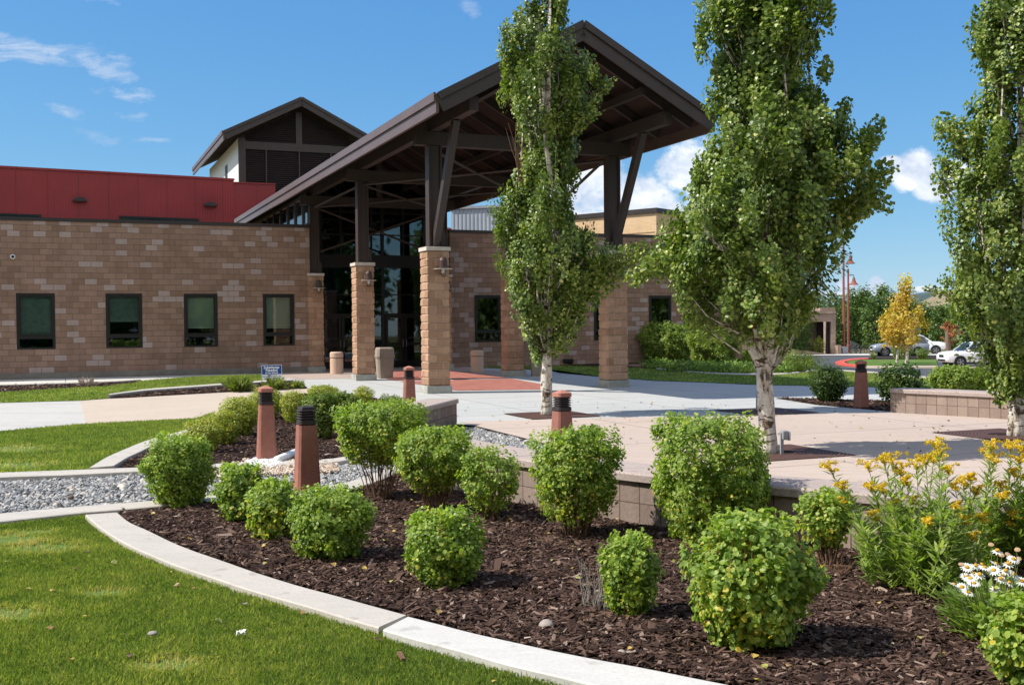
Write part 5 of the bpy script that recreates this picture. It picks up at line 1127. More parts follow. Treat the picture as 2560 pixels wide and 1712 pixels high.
for a in ((460, 1037, 416, 506, 961, 'yellow green shrub nearest the lawn kerb, left end of its row'), (517, 1020, 474, 548, 945, 'darker yellow green shrub second from the left of its row'), (545, 1000, 497, 592, 913, 'rounded yellow green shrub third from the left of its row'),
          (606, 962, 563, 648, 891, 'yellow green shrub directly behind the capped left bollard'), (668, 970, 640, 702, 899, 'yellow green shrub between the two left bollards'), (738, 915, 702, 774, 884, 'flat yellow green shrub top behind the nearest bollard'),
          (832, 935, 806, 856, 889, 'small brownish yellow shrub near the capped seat wall bollard')):
    sh(*a, mat='yellowish', leaf=.034, group=GY_, layers=5, shoots=False, shape=KITE, box=2.8, rough=.05)
sh(735, 1005, 690, 778, 905, 'medium green shrub immediately behind the nearest bollard', mat='hedge', leaf=.032, group=GY_, shoots=False)
sh(785, 965, 740, 822, 903, 'loose green shrub behind the tall bare stemmed shrub', mat='hedge', leaf=.032, group=GY_, shoots=False)
sh(888, 935, 866, 920, 905, 'sparse pale green shrub at the tip of the curved seat wall', mat='hedge', leaf=.032, group=GY_, shoots=False, layers=1.2)
GR = 'trimmed dark shrubs right of the plaza'
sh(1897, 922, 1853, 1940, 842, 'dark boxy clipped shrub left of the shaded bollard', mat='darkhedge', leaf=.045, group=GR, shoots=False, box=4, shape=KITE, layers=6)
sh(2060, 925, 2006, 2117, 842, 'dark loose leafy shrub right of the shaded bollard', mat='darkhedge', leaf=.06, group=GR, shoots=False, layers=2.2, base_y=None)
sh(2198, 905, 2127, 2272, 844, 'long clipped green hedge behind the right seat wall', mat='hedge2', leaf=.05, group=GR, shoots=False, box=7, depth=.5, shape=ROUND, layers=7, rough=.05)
GH = 'tall hedge shrubs along the right wing'
for a in ((1525, 832, 1462, 1592, 747, 'leftmost tall hedge shrub under the wing window'), (1632, 838, 1572, 1690, 752, 'second tall hedge shrub, in front of the dark red door'), (1692, 840, 1640, 1748, 772, 'lighter lower hedge shrub just left of the middle trunk'), (1790, 818, 1760, 1816, 748, 'dark hedge shrub right of the middle trunk')):
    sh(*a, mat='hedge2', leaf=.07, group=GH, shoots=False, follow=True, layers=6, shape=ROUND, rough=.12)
GJ = 'spreading junipers beside the hedge'
for i, a in enumerate(((1500, 846, 1462, 1560, 828, 'juniper patch furthest left, under the wing hedge'), (1578, 853, 1515, 1640, 832, 'bright juniper patch under the second hedge shrub'), (1665, 856, 1600, 1748, 834, 'wide bright juniper patch left of the middle trunk'), (1790, 857, 1752, 1832, 836, 'bright juniper patch right of the middle trunk'), (1815, 852, 1755, 1882, 812, 'dark juniper mound right of the middle trunk near the road'))):
    sh(*a, mat='juniper' if i < 4 else 'hedge', leaf=.12, group=GJ, shoots=False, follow=True, layers=2.6, shape=LANCE*np.array([1, 2.2]), stems=False, rough=.3, box=2.2)
for a in ((2015, 886.5, 1996, 2034, 845, 'yellow green ball shrub left of its twin in front of the portico'), (2047, 886.5, 2030, 2062, 846, 'yellow green ball shrub nearest the portico column')):
    shrub(*a, mat='yellowish', leaf=.11, group='ball shrubs behind the ramp railing', shoots=False, follow=True, shape=KITE, layers=2)
shrub(1985, 887.5, 1940, 2030, 800, 'dark round shrub in front of the portico opening', mat='darkhedge', leaf=.16, group=None, shoots=False, follow=True, shape=KITE)
for a in ((2184, 900.5, 2176, 2192, 880, 'tiny shrub at the left end of the road island'), (2258, 900, 2229, 2284, 862, 'wide dark shrub on the road island behind the yellow tree'), (2306, 901, 2289, 2324, 872, 'round shrub at the right of the road island')):
    shrub(*a, mat='hedge', leaf=.11, group='shrubs on the road island', shoots=False, follow=True, shape=KITE, layers=2.4)
# grass tufts and dry twigs
def tuft(u, v, h, w_, n, mat, label, name='grass_tuft', cat='grass tuft', lean=.6, wd_=.006, z=0.015, group=None):
    rng = np.random.default_rng(int(u)); x, y = G(u, v, z); a = rng.uniform(0, 6.28, n); l = np.abs(rng.normal(0, lean, n)); L_ = h*rng.uniform(.6, 1.15, n); r0 = w_*.35*np.sqrt(rng.uniform(0, 1, n))
    b = np.stack([r0*np.cos(a), r0*np.sin(a), 0*a], 1); s = np.stack([-np.sin(a), np.cos(a), 0*a], 1)*wd_; mid = b+np.stack([np.cos(a)*np.sin(l*.5)*L_*.55, np.sin(a)*np.sin(l*.5)*L_*.55, np.cos(l*.5)*L_*.55], 1); tip = mid+np.stack([np.cos(a)*np.sin(l*1.3)*L_*.5, np.sin(a)*np.sin(l*1.3)*L_*.5, np.cos(l*1.3)*L_*.5], 1)
    V = np.stack([b-s, b+s, mid+s, tip, mid-s], 1).reshape(-1, 3); o = mesh_np(name, V, np.arange(5)[None]+5*np.arange(n)[:, None], mat, attr=rng.uniform(.2, .8, n)); o.location = (x, y, z); return tag(o, label, cat, group)
tuft(598, 979, .42, .5, 420, MT['grassb'], 'bright green ornamental grass tuft left of the capped bollard', wd_=.010); tuft(689, 974, .36, .4, 260, MT['grassb'], 'green grass tuft under the yard sign', wd_=.010); tuft(743, 971, .24, .35, 180, MT['grassb'], 'small green grass tuft right of the yard sign', wd_=.010)
tuft(217, 966, .3, .5, 90, MT['petal'] if False else MT['tanstones'], 'pale dry grass tuft in the mulch strip by the wall', wd_=.006)
rng_ = np.random.default_rng(5); x, y = G(1378*K, 1392*K); t_ = stems_mb(.10, 46, .34, .16, .0022, rng_, segs=4).build('dry_twigs', MT['greystem']); t_.location = (x-.02, y, 0); tag(t_, 'pale grey dry twigs leaning beside the small narrow shrub', 'dry plant')
for (u, v, h, n, lb) in ((1000*K, 1162*K, .22, 60, 'brown dry twigs at the foot of the medium shrub by the curved wall'), (1895*K, 1318*K, .16, 50, 'tan dry twigs at the foot of the shrub left of the goldenrod')):
    x, y = G(u, v); t_ = stems_mb(.12, n, h, .22, .002, rng_, segs=3).build('dry_twigs', MT['stem']); t_.location = (x, y, 0); tag(t_, lb, 'dry plant')

# ------------------------------------------------------------------ aspens
def tree(base, prof, nclump, nleaf, leaf, label, trunk_r, mat='aspen', bark='bark', zfork=1.0, seed=1, stripes=4.0, name='aspen_tree', limbs=9, dscale=.9, group='aspens on the plaza', cat='tree', voff=(.0, .0), lump=.29, fork_r=.6, bx=.0, clsz=(.13, .27), topw=.12):
    rng = np.random.default_rng(seed); x0, y0 = base; z0 = float(hT(x0, y0)); root = empty(name, (x0, y0, z0), 0, label, cat, group)
    pz, pl, pr_ = [], [], []
    for (v, l, r) in prof:
        zl = PY((l+r)/2, v, y0)[1]-z0; pz.append(zl); pl.append((l-1280)/FPX*y0-x0); pr_.append((r-1280)/FPX*y0-x0)
    o = np.argsort(pz); pz = np.array(pz)[o]; pl = np.array(pl)[o]; pr_ = np.array(pr_)[o]
    # distances along the view ray shrink a little with height: profile is in the trunk's plane
    zz = np.linspace(pz[0], pz[-1], 200); wl_ = np.interp(zz, pz, pl); wr_ = np.interp(zz, pz, pr_); wgt = np.maximum(.05, wr_-wl_); cdf = np.cumsum(wgt); cdf /= cdf[-1]
    zc = np.interp(rng.uniform(0, 1, nclump), cdf, zz); L_ = np.interp(zc, pz, pl); R_ = np.interp(zc, pz, pr_); cxx = (L_+R_)/2; hw = (R_-L_)/2; th = rng.uniform(0, 2*math.pi, nclump); ph = rng.uniform(0, 6.28, 5)
    lm = 1+lump*(np.sin(3*th+1.3*zc+ph[0])*.5+np.sin(stripes*th-2.1*zc+ph[1])*.4+np.sin(5.3*zc+2*th+ph[2])*.35+.45*np.sin(9*zc+4*th+ph[3])*np.sin(2.7*zc+ph[4]))-lump*.42
    fr = (1-.55*rng.uniform(0, 1, nclump)**1.8)*lm; cs = max(clsz[0]*.6, .02)
    hx = np.maximum(hw-cs, .05); C = np.stack([cxx+hx*np.cos(th)*fr, (hx*dscale)*np.sin(th)*fr, zc], 1)
    ci = rng.integers(0, nclump, nleaf); off = rng.normal(0, 1, (nleaf, 3)); off *= (rng.uniform(0, 1, nleaf)**.45/np.linalg.norm(off, axis=1))[:, None]; off = off*np.array([clsz[0], clsz[0], clsz[1]])*(.75+.5*rng.uniform(0, 1, nclump)[ci])[:, None]; Pn = C[ci]+off
    out = np.stack([np.cos(th), np.sin(th), 0*th], 1)[ci]; cn = rng.normal(0, .5, (nclump, 3)); nrm = out*.9+cn[ci]+rng.normal(0, .42, (nleaf, 3))+np.array([0, 0, .35])
    cr_ = rng.uniform(-.22, .22, nclump); r = np.clip(rng.beta(2, 2.4, nleaf)*.8+cr_[ci], 0, 1); k = rng.uniform(0, 1, nleaf) < .02; r[k] = rng.uniform(.92, 1, k.sum())
    leaves('crown', Pn, nrm, leaf*rng.uniform(.65, 1.25, nleaf), MT[mat], root, ROUND, r, droop=.9, rng=rng, fold=.18)
    top = pz[-1]; m = MB(); pts = []; rad = []
    for t in np.linspace(0, 1, 9):
        z = -.05+(zfork+.05)*t; pts.append((bx*t+.02*math.sin(3*t+seed), .02*math.cos(4*t), z)); rad.append(trunk_r*(1.12-.25*t+.25*max(0, .12-t)/.12*.6)*(1+.05*math.sin(9*t+seed)))
    m.tube(pts, rad, 14, True); fx, fy = pts[-1][0], pts[-1][1]
    m.tube([(fx, fy, zfork-.05), (fx+.03, fy, zfork+(top-zfork)*.35), (np.interp(zfork+(top-zfork)*.7, pz, (pl+pr_)/2)*.6, 0, zfork+(top-zfork)*.7), (np.interp(top, pz, (pl+pr_)/2)*.6, 0, top-.1)], [trunk_r*.72, trunk_r*.42, trunk_r*.2, .008], 9)
    m.build('trunk', MT[bark], root, smooth=True)
    lb = MB()
    for i in range(limbs):
        a = 2*math.pi*i/limbs+rng.uniform(-.3, .3); zs = zfork-.12+rng.uniform(-.1, .45)*(1 if i > 3 else .4); rr = trunk_r*rng.uniform(.25, .5)*fork_r/.6; zt_ = zs+rng.uniform(.25, .75)*(top-zs)
        def at(z, f):
            l, r2 = np.interp(z, pz, pl), np.interp(z, pz, pr_); c = (l+r2)/2; h = (r2-l)/2; return (c*f+h*math.cos(a)*f*.8, h*dscale*math.sin(a)*f*.8, z)
        p0 = (fx*.8+trunk_r*.5*math.cos(a), fy+trunk_r*.5*math.sin(a), zs-.12); z1_ = zs+.28; p1 = at(max(z1_, pz[0]), .42); p1 = (p1[0], p1[1], z1_)
        lb.tube([p0, ((p0[0]+p1[0])/2+.04*math.cos(a), (p0[1]+p1[1])/2+.04*math.sin(a), zs+.04), p1, at(zs+(zt_-zs)*.55, .62), at(zt_, .6)], [rr, rr*.85, rr*.7, rr*.4, .008], 8)
    for i in range(int(nclump*.35)):
        j = rng.integers(0, nclump); c = C[j]; zb = max(zfork, c[2]-rng.uniform(.35, .9)); lb.tube([(c[0]*.35, c[1]*.35, zb), (c[0]*.75, c[1]*.75, (zb+c[2])/2-.05), tuple(c)], [.014, .009, .004], 4, False)
    lb.build('limbs', MT[bark], root, smooth=True); return root
def D(*rows): return [(v*K, l*K, r*K) for v, l, r in rows]
tr1 = tree(T1, D((805, 1214, 1262), (785, 1205, 1305), (750, 1185, 1335), (700, 1160, 1370), (650, 1142, 1398), (600, 1143, 1410), (560, 1136, 1400), (500, 1124, 1335), (450, 1130, 1322), (410, 1163, 1330), (370, 1192, 1326), (320, 1178, 1338), (270, 1163, 1348), (230, 1150, 1362), (180, 1138, 1372), (130, 1133, 1352), (80, 1150, 1318), (40, 1195, 1312), (0, 1208, 1312), (-80, 1215, 1305), (-180, 1230, 1290), (-260, 1245, 1265)),
     680, 56000, .054, 'left aspen with narrow crown in front of the canopy', .108, seed=3, zfork=1.28, bx=.02, limbs=8)
tr2 = tree(T2, D((758, 1680, 1812), (748, 1605, 1858), (733, 1552, 1872), (700, 1545, 1898), (650, 1528, 1915), (600, 1500, 1940), (560, 1505, 1955), (500, 1515, 1975), (460, 1540, 1985), (400, 1562, 1992), (340, 1582, 1985), (300, 1602, 1955), (265, 1620, 1905), (200, 1625, 1880), (150, 1607, 1895), (100, 1605, 1900), (50, 1600, 1910), (0, 1607, 1922), (-80, 1620, 1915), (-200, 1650, 1900), (-350, 1690, 1860), (-480, 1750, 1800)),
     980, 92000, .050, 'middle aspen, nearest and largest, with forking white trunk', .112, seed=8, zfork=1.16, fork_r=.95, bx=-.03, limbs=11, stripes=5)
tr3 = tree(T3, D((905, 2290, 2345), (880, 2262, 2390), (840, 2242, 2420), (780, 2190, 2470), (720, 2152, 2505), (650, 2150, 2520), (600, 2163, 2515), (540, 2140, 2525), (470, 2133, 2530), (400, 2148, 2520), (330, 2160, 2510), (290, 2163, 2500), (260, 2208, 2480), (200, 2238, 2450), (150, 2226, 2455), (80, 2214, 2460), (0, 2220, 2450), (-100, 2240, 2430), (-250, 2270, 2400), (-380, 2310, 2360)),
     820, 66000, .052, 'right aspen cut by the right edge of the view', .125, seed=12, zfork=1.30, limbs=10)
# side sprays reaching out of the crowns
def spray(base, pts, n, leaf, rootobj, seed=0, w_=.16):
    rng = np.random.default_rng(seed+70); x0, y0 = base; Q = []
    for (u, v, dy) in pts: x, z = PY(u*K, v*K, y0+dy); Q.append((x-x0, dy, z))
    Q = resample(Q, 40); idx = rng.integers(0, 40, n); o_ = rng.normal(0, 1, (n, 3)); o_ *= (rng.uniform(0, 1, n)**.4/np.linalg.norm(o_, axis=1))[:, None]; Pn = Q[idx]+o_*w_*(1-.45*idx/40)[:, None]
    MB().tube([tuple(q) for q in Q[::5]], [.02*(1-.1*i) for i in range(8)], 5).build('branch', MT['bark'], rootobj)
    leaves('branch_leaves', Pn, rng.normal(0, 1, (n, 3))+np.array([0, -.5, .4]), leaf*rng.uniform(.7, 1.2, n), MT['aspen'], rootobj, ROUND, rng.beta(2, 2, n), droop=.8, rng=rng)
spray(T1, ((1310, 650, 0), (1380, 610, -.2), (1440, 590, -.4), (1485, 572, -.5)), 1500, .056, tr1, 1, .42)
spray(T1, ((1320, 690, 0), (1370, 650, -.2), (1420, 622, -.3)), 1000, .056, tr1, 2, .42)
spray(T1, ((1300, 290, 0), (1350, 235, -.2), (1405, 185, -.3)), 260, .056, tr1, 3, .16)
spray(T1, ((1280, 320, 0), (1330, 270, -.2), (1365, 250, -.3)), 500, .056, tr1, 4, .3)
spray(T1, ((1290, 260, 0), (1320, 180, .2), (1345, 130, .2)), 600, .056, tr1, 5, .3)
spray(T2, ((1560, 620, 0), (1510, 600, -.1), (1450, 640, -.1)), 700, .05, tr2, 6, .25)
spray(T2, ((1900, 440, 0), (1960, 360, .1), (2010, 290, .1)), 900, .05, tr2, 7, .28)
spray(T2, ((1900, 330, 0), (1925, 270, .1), (1940, 235, .1)), 350, .05, tr2, 11, .2)
spray(T2, ((1900, 520, 0), (1985, 440, .1), (2035, 380, .1)), 900, .05, tr2, 12, .3)
spray(T2, ((1900, 500, 0), (1980, 470, .1), (2030, 470, .1)), 500, .05, tr2, 8, .25)
spray(T3, ((2200, 690, 0), (2160, 675, 0), (2120, 660, 0)), 120, .05, tr3, 9, .12)
spray(T3, ((2230, 330, 0), (2190, 300, 0), (2165, 280, 0)), 500, .05, tr3, 10, .3)
# bare sunlit leaders on the camera side of the left and middle crowns
lead = MB(); y1 = T1[1]-.55
for pts in (((1262, 420), (1240, 250), (1232, 120), (1238, -60)), ((1250, 300), (1244, 160), (1215, 60), (1200, -20)), ((1255, 260), (1258, 120), (1262, -80))):
    lead.tube([(PY(u*K, v*K, y1+.18*i)[0]-T1[0], y1+.18*i-T1[1], PY(u*K, v*K, y1+.18*i)[1]) for i, (u, v) in enumerate(pts)], [.045, .035, .026, .014][:len(pts)], 7)
lead.build('leader', MT['bark'], tr1, smooth=True)
tw_ = MB(); rng_ = np.random.default_rng(2)
for i in range(12):
    u0, v0 = 1190+rng_.uniform(-5, 8), 410+rng_.uniform(-15, 10); u1, v1 = 1170+rng_.uniform(-14, 22), 290+rng_.uniform(-15, 50)
    a, b = PY(u0*K, v0*K, T1[1]-.3), PY(u1*K, v1*K, T1[1]-.3); mid = ((a[0]+b[0])/2+rng_.normal(0, .05), (a[1]+b[1])/2)
    tw_.tube([(a[0]-T1[0], -.3, a[1]), (mid[0]-T1[0], -.32, mid[1]), (b[0]-T1[0], -.3, b[1])], [.009, .006, .003], 4)
tw_.build('dead_twigs', MT['stem'], tr1)
tr4 = tree(g4, D((770, 1705, 1805), (740, 1672, 1842), (700, 1655, 1862), (600, 1640, 1880), (500, 1640, 1888), (400, 1652, 1885), (300, 1660, 1880), (200, 1672, 1868), (100, 1690, 1850), (0, 1700, 1840), (-120, 1722, 1815)), 420, 30000, .06, 'far aspen standing right behind the middle aspen trunk', .12, seed=21, zfork=1.3, limbs=7)
x, y = G(1893, 1029); UL2 = copy_tree(UL); UL2.location = (x, y, 0); UL2['label'] = 'grey floodlight post just left of the middle trunk, in the far tree grate'

# ------------------------------------------------------------------ goldenrod, daisies
rngg = np.random.default_rng(31)
def gold_clump(stems, label, seed):
    rng = np.random.default_rng(seed); base_pts = []
    xs = []; ys = []
    for (ut, vt, ub, vb) in stems: x, y = G(ub, vb); xs.append(x); ys.append(y)
    cx, cy = float(np.mean(xs)), float(np.mean(ys)); root = empty('goldenrod_plant', (cx, cy, 0), 0, label, 'flowering plant', 'goldenrod plants by the seat wall')
    st = MB(); LP, LN, LD, LS = [], [], [], []
    for (ut, vt, ub, vb), x, y in zip(stems, xs, ys):
        xt, zt_ = PY(ut, vt, y-.05); b = np.array([x-cx, y-cy, 0.]); t = np.array([xt-cx, y-.05-cy, zt_]); m = (b+t)/2+np.array([(b[0]-t[0])*.18+rng.normal(0, .05), rng.normal(0, .05), .03*zt_]); T = np.linspace(0, 1, 9); C = [(1-s)**2*b+2*s*(1-s)*m+s*s*t for s in T]
        st.tube([tuple(c) for c in C], [.0042*(1-.5*s) for s in T], 5, False)
        Ln = float(np.linalg.norm(t-b)); nl = int(130*Ln); 
        for i in range(nl):
            s = rng.uniform(.06, .97); c = (1-s)**2*b+2*s*(1-s)*m+s*s*t; a = rng.uniform(0, 6.283); up = rng.uniform(.1, .9); d = np.array([math.cos(a), math.sin(a), up]); ln = rng.uniform(.05, .115)*(.75+.5*math.sin(min(1, s*1.3)*3.1)); d /= np.linalg.norm(d)
            LP.append(c+d*ln*.5); LD.append(d); LN.append(np.array([-d[0]*.7, -d[1]*.7, 1.])+rng.normal(0, .25, 3)); LS.append(ln)
        if rng.uniform() < .6:
            for q in range(2):
                bx_, by_ = b[0]+rng.normal(0, .07), b[1]+rng.normal(0, .07); hx = zt_*rng.uniform(.3, .6); tx, ty = bx_+(t[0]-b[0])*.6+rng.normal(0, .04), by_+rng.normal(0, .04); st.tube([(bx_, by_, 0), ((bx_+tx)/2, (by_+ty)/2, hx*.5), (tx, ty, hx)], .003, 4, False)
                for i in range(int(150*hx)):
                    s = rng.uniform(.1, 1); a = rng.uniform(0, 6.283); d = np.array([math.cos(a), math.sin(a), rng.uniform(.2, 1.1)]); d /= np.linalg.norm(d); ln = rng.uniform(.05, .11); LP.append(np.array([bx_+(tx-bx_)*s, by_+(ty-by_)*s, hx*s])+d*ln*.5); LD.append(d); LN.append(np.array([-d[0]*.7, -d[1]*.7, 1.])+rng.normal(0, .25, 3)); LS.append(ln)
        # plume: several arching sprays of tiny florets
        fl = []; br = MB(); axis = (t-C[-2])/np.linalg.norm(t-C[-2]); size = rng.uniform(.065, .10)*(1 if zt_ > .75 else .55)
        for k in range(6):
            a = k*1.05+rng.uniform(-.4, .4); o = np.array([math.cos(a), math.sin(a), .25]); L2 = size*rng.uniform(.6, 1.1)
            for s in np.linspace(.1, 1, 9): p = t-axis*.02*k*.4+o*L2*s+np.array([0, 0, .45*L2*math.sin(s*2.6)])*1.0; fl += [p+rng.normal(0, .006, 3) for _ in range(9)]
            p = t-axis*.02*k*.4; br.tube([tuple(p), tuple(p+o*L2*.5+np.array([0, 0, .4*L2])), tuple(p+o*L2+np.array([0, 0, .2*L2]))], .0015, 4, False)
        fl = np.array(fl); n = len(fl); ux = rng.normal(0, 1, (n, 3)); h = leaves('flower_head', fl, ux, rng.uniform(.008, .016, n), MT['goldpetal'], root, KITE, rng.uniform(0, 1, n), rng=rng)
    leaves('leaves', np.array(LP), np.array(LN), np.array(LS), MT['golden'], root, LANCE*np.array([1, 1.1]), rng.beta(2, 2, len(LP)), dirs=np.array(LD), rng=rng, fold=.15); st.build('stems', MT['gstem'], root)
MT['goldpetal'] = m_leaf('goldenrod_florets', [(0, (.46, .29, .02)), (.5, (.74, .52, .03)), (1, (.88, .70, .07))], .3)
Z5 = lambda x, y: (1900+x/2.368, 1050+y/2.368)
def gs(lst): return [(*Z5(a, b), *Z5(c, d)) for a, b, c, d in lst]
gold_clump(gs([(405, 285, 720, 960), (470, 385, 725, 985), (640, 275, 735, 930), (640, 390, 760, 950), (720, 400, 800, 1000), (670, 560, 740, 940), (500, 480, 715, 950)]), 'leftmost goldenrod plant, its stems leaning left over the seat wall', 1)
gold_clump(gs([(730, 232, 850, 1010), (790, 490, 820, 990), (790, 245, 870, 980), (860, 350, 860, 1030), (905, 470, 880, 1000), (925, 262, 930, 950), (830, 300, 900, 985)]), 'second goldenrod plant from the left with several leaning plumes', 2)
gold_clump(gs([(1040, 145, 970, 1100), (1030, 225, 990, 1040), (975, 240, 1000, 1010), (1000, 595, 980, 1060), (1120, 290, 1040, 1000), (1145, 380, 1080, 1010), (1060, 200, 1020, 980)]), 'goldenrod plant with the tallest upright plume left of centre', 3)
gold_clump(gs([(1165, 500, 1100, 1050), (1220, 590, 1130, 1000), (1250, 330, 1180, 960), (1290, 410, 1200, 950), (1315, 575, 1220, 940), (1265, 680, 1200, 980), (1200, 360, 1150, 950)]), 'goldenrod plant with low rounded flower heads above the daisies', 4)
gold_clump(gs([(1375, 150, 1300, 900), (1395, 235, 1320, 910), (1430, 380, 1360, 900), (1440, 445, 1380, 920), (1345, 190, 1340, 880), (1500, 600, 1400, 900), (1380, 660, 1330, 900)]), 'tall goldenrod plant with broad plume near the right edge', 5)
gold_clump(gs([(1485, 160, 1450, 880), (1540, 230, 1480, 890), (1530, 160, 1520, 870), (1600, 200, 1540, 880), (1500, 300, 1500, 900), (1580, 330, 1560, 890), (1505, 555, 1470, 900), (1640, 260, 1600, 890)]), 'goldenrod plant cut by the right edge of the view', 6)
def daisies():
    rng = np.random.default_rng(9); bx, by = G(*Z5(1400, 1270)); root = empty('daisy_plant', (bx, by, 0), 0, 'clump of white daisies with yellow centres under the goldenrod', 'flowering plant'); st = MB(); LP, LN, LD, LS = [], [], [], []
    for i in range(560):
        a = rng.uniform(0, 6.28); r = .30*math.sqrt(rng.uniform(0, 1)); z = rng.uniform(.02, .36)*(1-.5*r/.3); d = np.array([math.cos(a)*.7, math.sin(a)*.7, rng.uniform(.3, 1.2)]); d /= np.linalg.norm(d); LP.append((r*math.cos(a), r*math.sin(a), z)); LD.append(d); LN.append((-d[0], -d[1], .9)); LS.append(rng.uniform(.07, .13))
    leaves('leaves', np.array(LP), np.array(LN)+rng.normal(0, .25, (560, 3)), np.array(LS), MT['golden'], root, LANCE*np.array([1, 1.7]), rng.beta(2, 2, 560)*.7, dirs=np.array(LD), rng=rng)
    heads = [(1150, 970, 0), (1232, 1018, 0), (1265, 962, 0), (1195, 985, 0), (1225, 925, 0), (1382, 885, 0), (1400, 848, 0), (1245, 935, 0), (1500, 820, 0), (1548, 950, 0), (1225, 868, 0), (1330, 870, 0), (1505, 910, 0), (1395, 995, 1), (1425, 935, 1), (1300, 910, 1), (1270, 908, 1), (1315, 852, 1), (1280, 858, 1), (1440, 912, 1), (1480, 958, 1), (1455, 888, 1), (1470, 845, 1), (1368, 738, 2), (1430, 800, 2), (1467, 795, 2), (1524, 768, 2), (1192, 855, 2), (1530, 822, 2), (1405, 768, 1)]
    for (hx, hy, kd) in heads:
        u, v = Z5(hx, hy); dy = rng.uniform(-.22, .1)-.1; x, z = PY(u, v, by+dy); x -= bx; st.tube([(x*.4, dy*.5, 0), (x*.8, dy*.8, z*.6), (x, dy, z)], .0022, 4, False)
        nn = np.array([rng.normal(0, .25), -.5+rng.normal(0, .2), 1.]); nn /= np.linalg.norm(nn); q = Vector(nn).to_track_quat('Z', 'Y'); dm = MB().lathe([(.011, -.003), (.0125, .002), (.009, .006), (.002, .008)], n=12)
        if kd == 2: dm = MB().lathe([(.006, -.006), (.016, .0), (.015, .005), (.004, .007)], n=10)
        f = dm.build('flower_head', MT['disc'] if kd < 2 else MT['dead'], root); f.location = (x, dy, z); f.rotation_mode = 'QUATERNION'; f.rotation_quaternion = q
        if kd == 0 or kd == 1:
            k = 16 if kd == 0 else 9; a = np.linspace(0, 6.283, k, endpoint=False); dd = np.stack([np.cos(a), np.sin(a), -.1-.5*kd+0*a], 1); leaves('petals', dd*.024*(1 if kd == 0 else .75), np.tile([0, 0, 1.], (k, 1))+dd*.2, .026*np.ones(k), MT['petal2'], f, LANCE*np.array([1, 2.2]), np.ones(k)*.5, dirs=dd, rng=rng, fold=.05)
    st.build('stems', MT['gstem'], root)
MT['petal2'] = m_leaf('daisy_petals', [(0, (.8, .8, .78)), (1, (.86, .86, .84))], .25)
daisies()

# ------------------------------------------------------------------ small things on the ground
def stone(u, v, s, label, mat=None, name='stone', cat='stone', flat=.75):
    bm = bmesh.new(); bmesh.ops.create_icosphere(bm, subdivisions=3, radius=s/2); ph = [random.uniform(0, 6) for _ in range(4)]
    for v_ in bm.verts: c = v_.co; v_.co = c*(1+.12*math.sin(c.x*40/s*.08+ph[0])*math.sin(c.y*3/s+ph[1])+.08*math.sin(c.z*4/s+ph[2])); v_.co.z *= flat
    me = bpy.data.meshes.new(name); bm.to_mesh(me); bm.free(); me.materials.append(mat or MT['rock'])
    for p in me.polygons: p.use_smooth = True
    o = bpy.data.objects.new(name, me); COL.objects.link(o); x, y = G(u, v); o.location = (x, y, s*.28); return tag(o, label, cat)
stone(1366, 1572, .085, 'smooth grey brown stone in the mulch near the white kerb'); stone(1553, 1639, .05, 'small pale stone near the kerb below the small narrow shrub'); stone(1355, 1592, .03, 'tiny orange tan stone beside the smooth stone', MT['tanstones'] if False else MT['concbin'])
stone(177, 1247, .06, 'dark stone lying on the grey gravel', MT['brownbark']); stone(382, 1590, .06, 'dull green brown clod on the lawn', MT['greystem'], 'clod', 'clod', .4)
def scrap(u, v, w_, h_, mat, label, name='paper_scrap', cat='litter', z=.03):
    x, y = G(u, v); rng = np.random.default_rng(int(u)); V = []; F = []; n = 5
    for i in range(n):
        for j in range(n): V.append(((i/(n-1)-.5)*w_+rng.normal(0, w_*.07), (j/(n-1)-.5)*w_*.5+rng.normal(0, w_*.04), h_*abs(math.sin(i*1.3+j))*rng.uniform(.5, 1)))
    for i in range(n-1):
        for j in range(n-1): F.append((i*n+j, i*n+j+1, (i+1)*n+j+1, (i+1)*n+j))
    o = mesh_np(name, V, F, mat); sol = o.modifiers.new('thickness', 'SOLIDIFY'); sol.thickness = .002; o.location = (x, y, z); return tag(o, label, cat)
scrap(603, 1601, .045, .035, MT['petal'], 'crumpled white paper scrap on the front lawn'); scrap(1786, 1606, .07, .05, MT['signwhite'], 'pale crumpled wrapper under the nearest big shrub'); scrap(2216, 1399, .06, .03, MT['petal'], 'white paper scrap in the mulch below the goldenrod'); scrap(612, 1522, .035, .01, MT['greystem'], 'grey dead leaf on the lawn near the kerb', 'dead_leaf', 'leaf')
wc = MB().box(-.05, .05, -.012, .012, 0, .014).build('wood_chip', MT['stem']); x, y = G(1003, 1648); wc.location = (x, y, .012); wc.rotation_euler = (.1, -.1, 1.9); tag(wc, 'single brown wood chip lying on the front lawn', 'wood chip')
# white drain pipe beside the capped bollard
a, b = G(693, 1160), G(745, 1138); pp = MB().tube([(a[0], a[1], .05), (b[0], b[1], .05)], .055, 14).build('drain_pipe', MT['white'], smooth=True); tag(pp, 'short white pipe lying between the two left bollards', 'pipe')

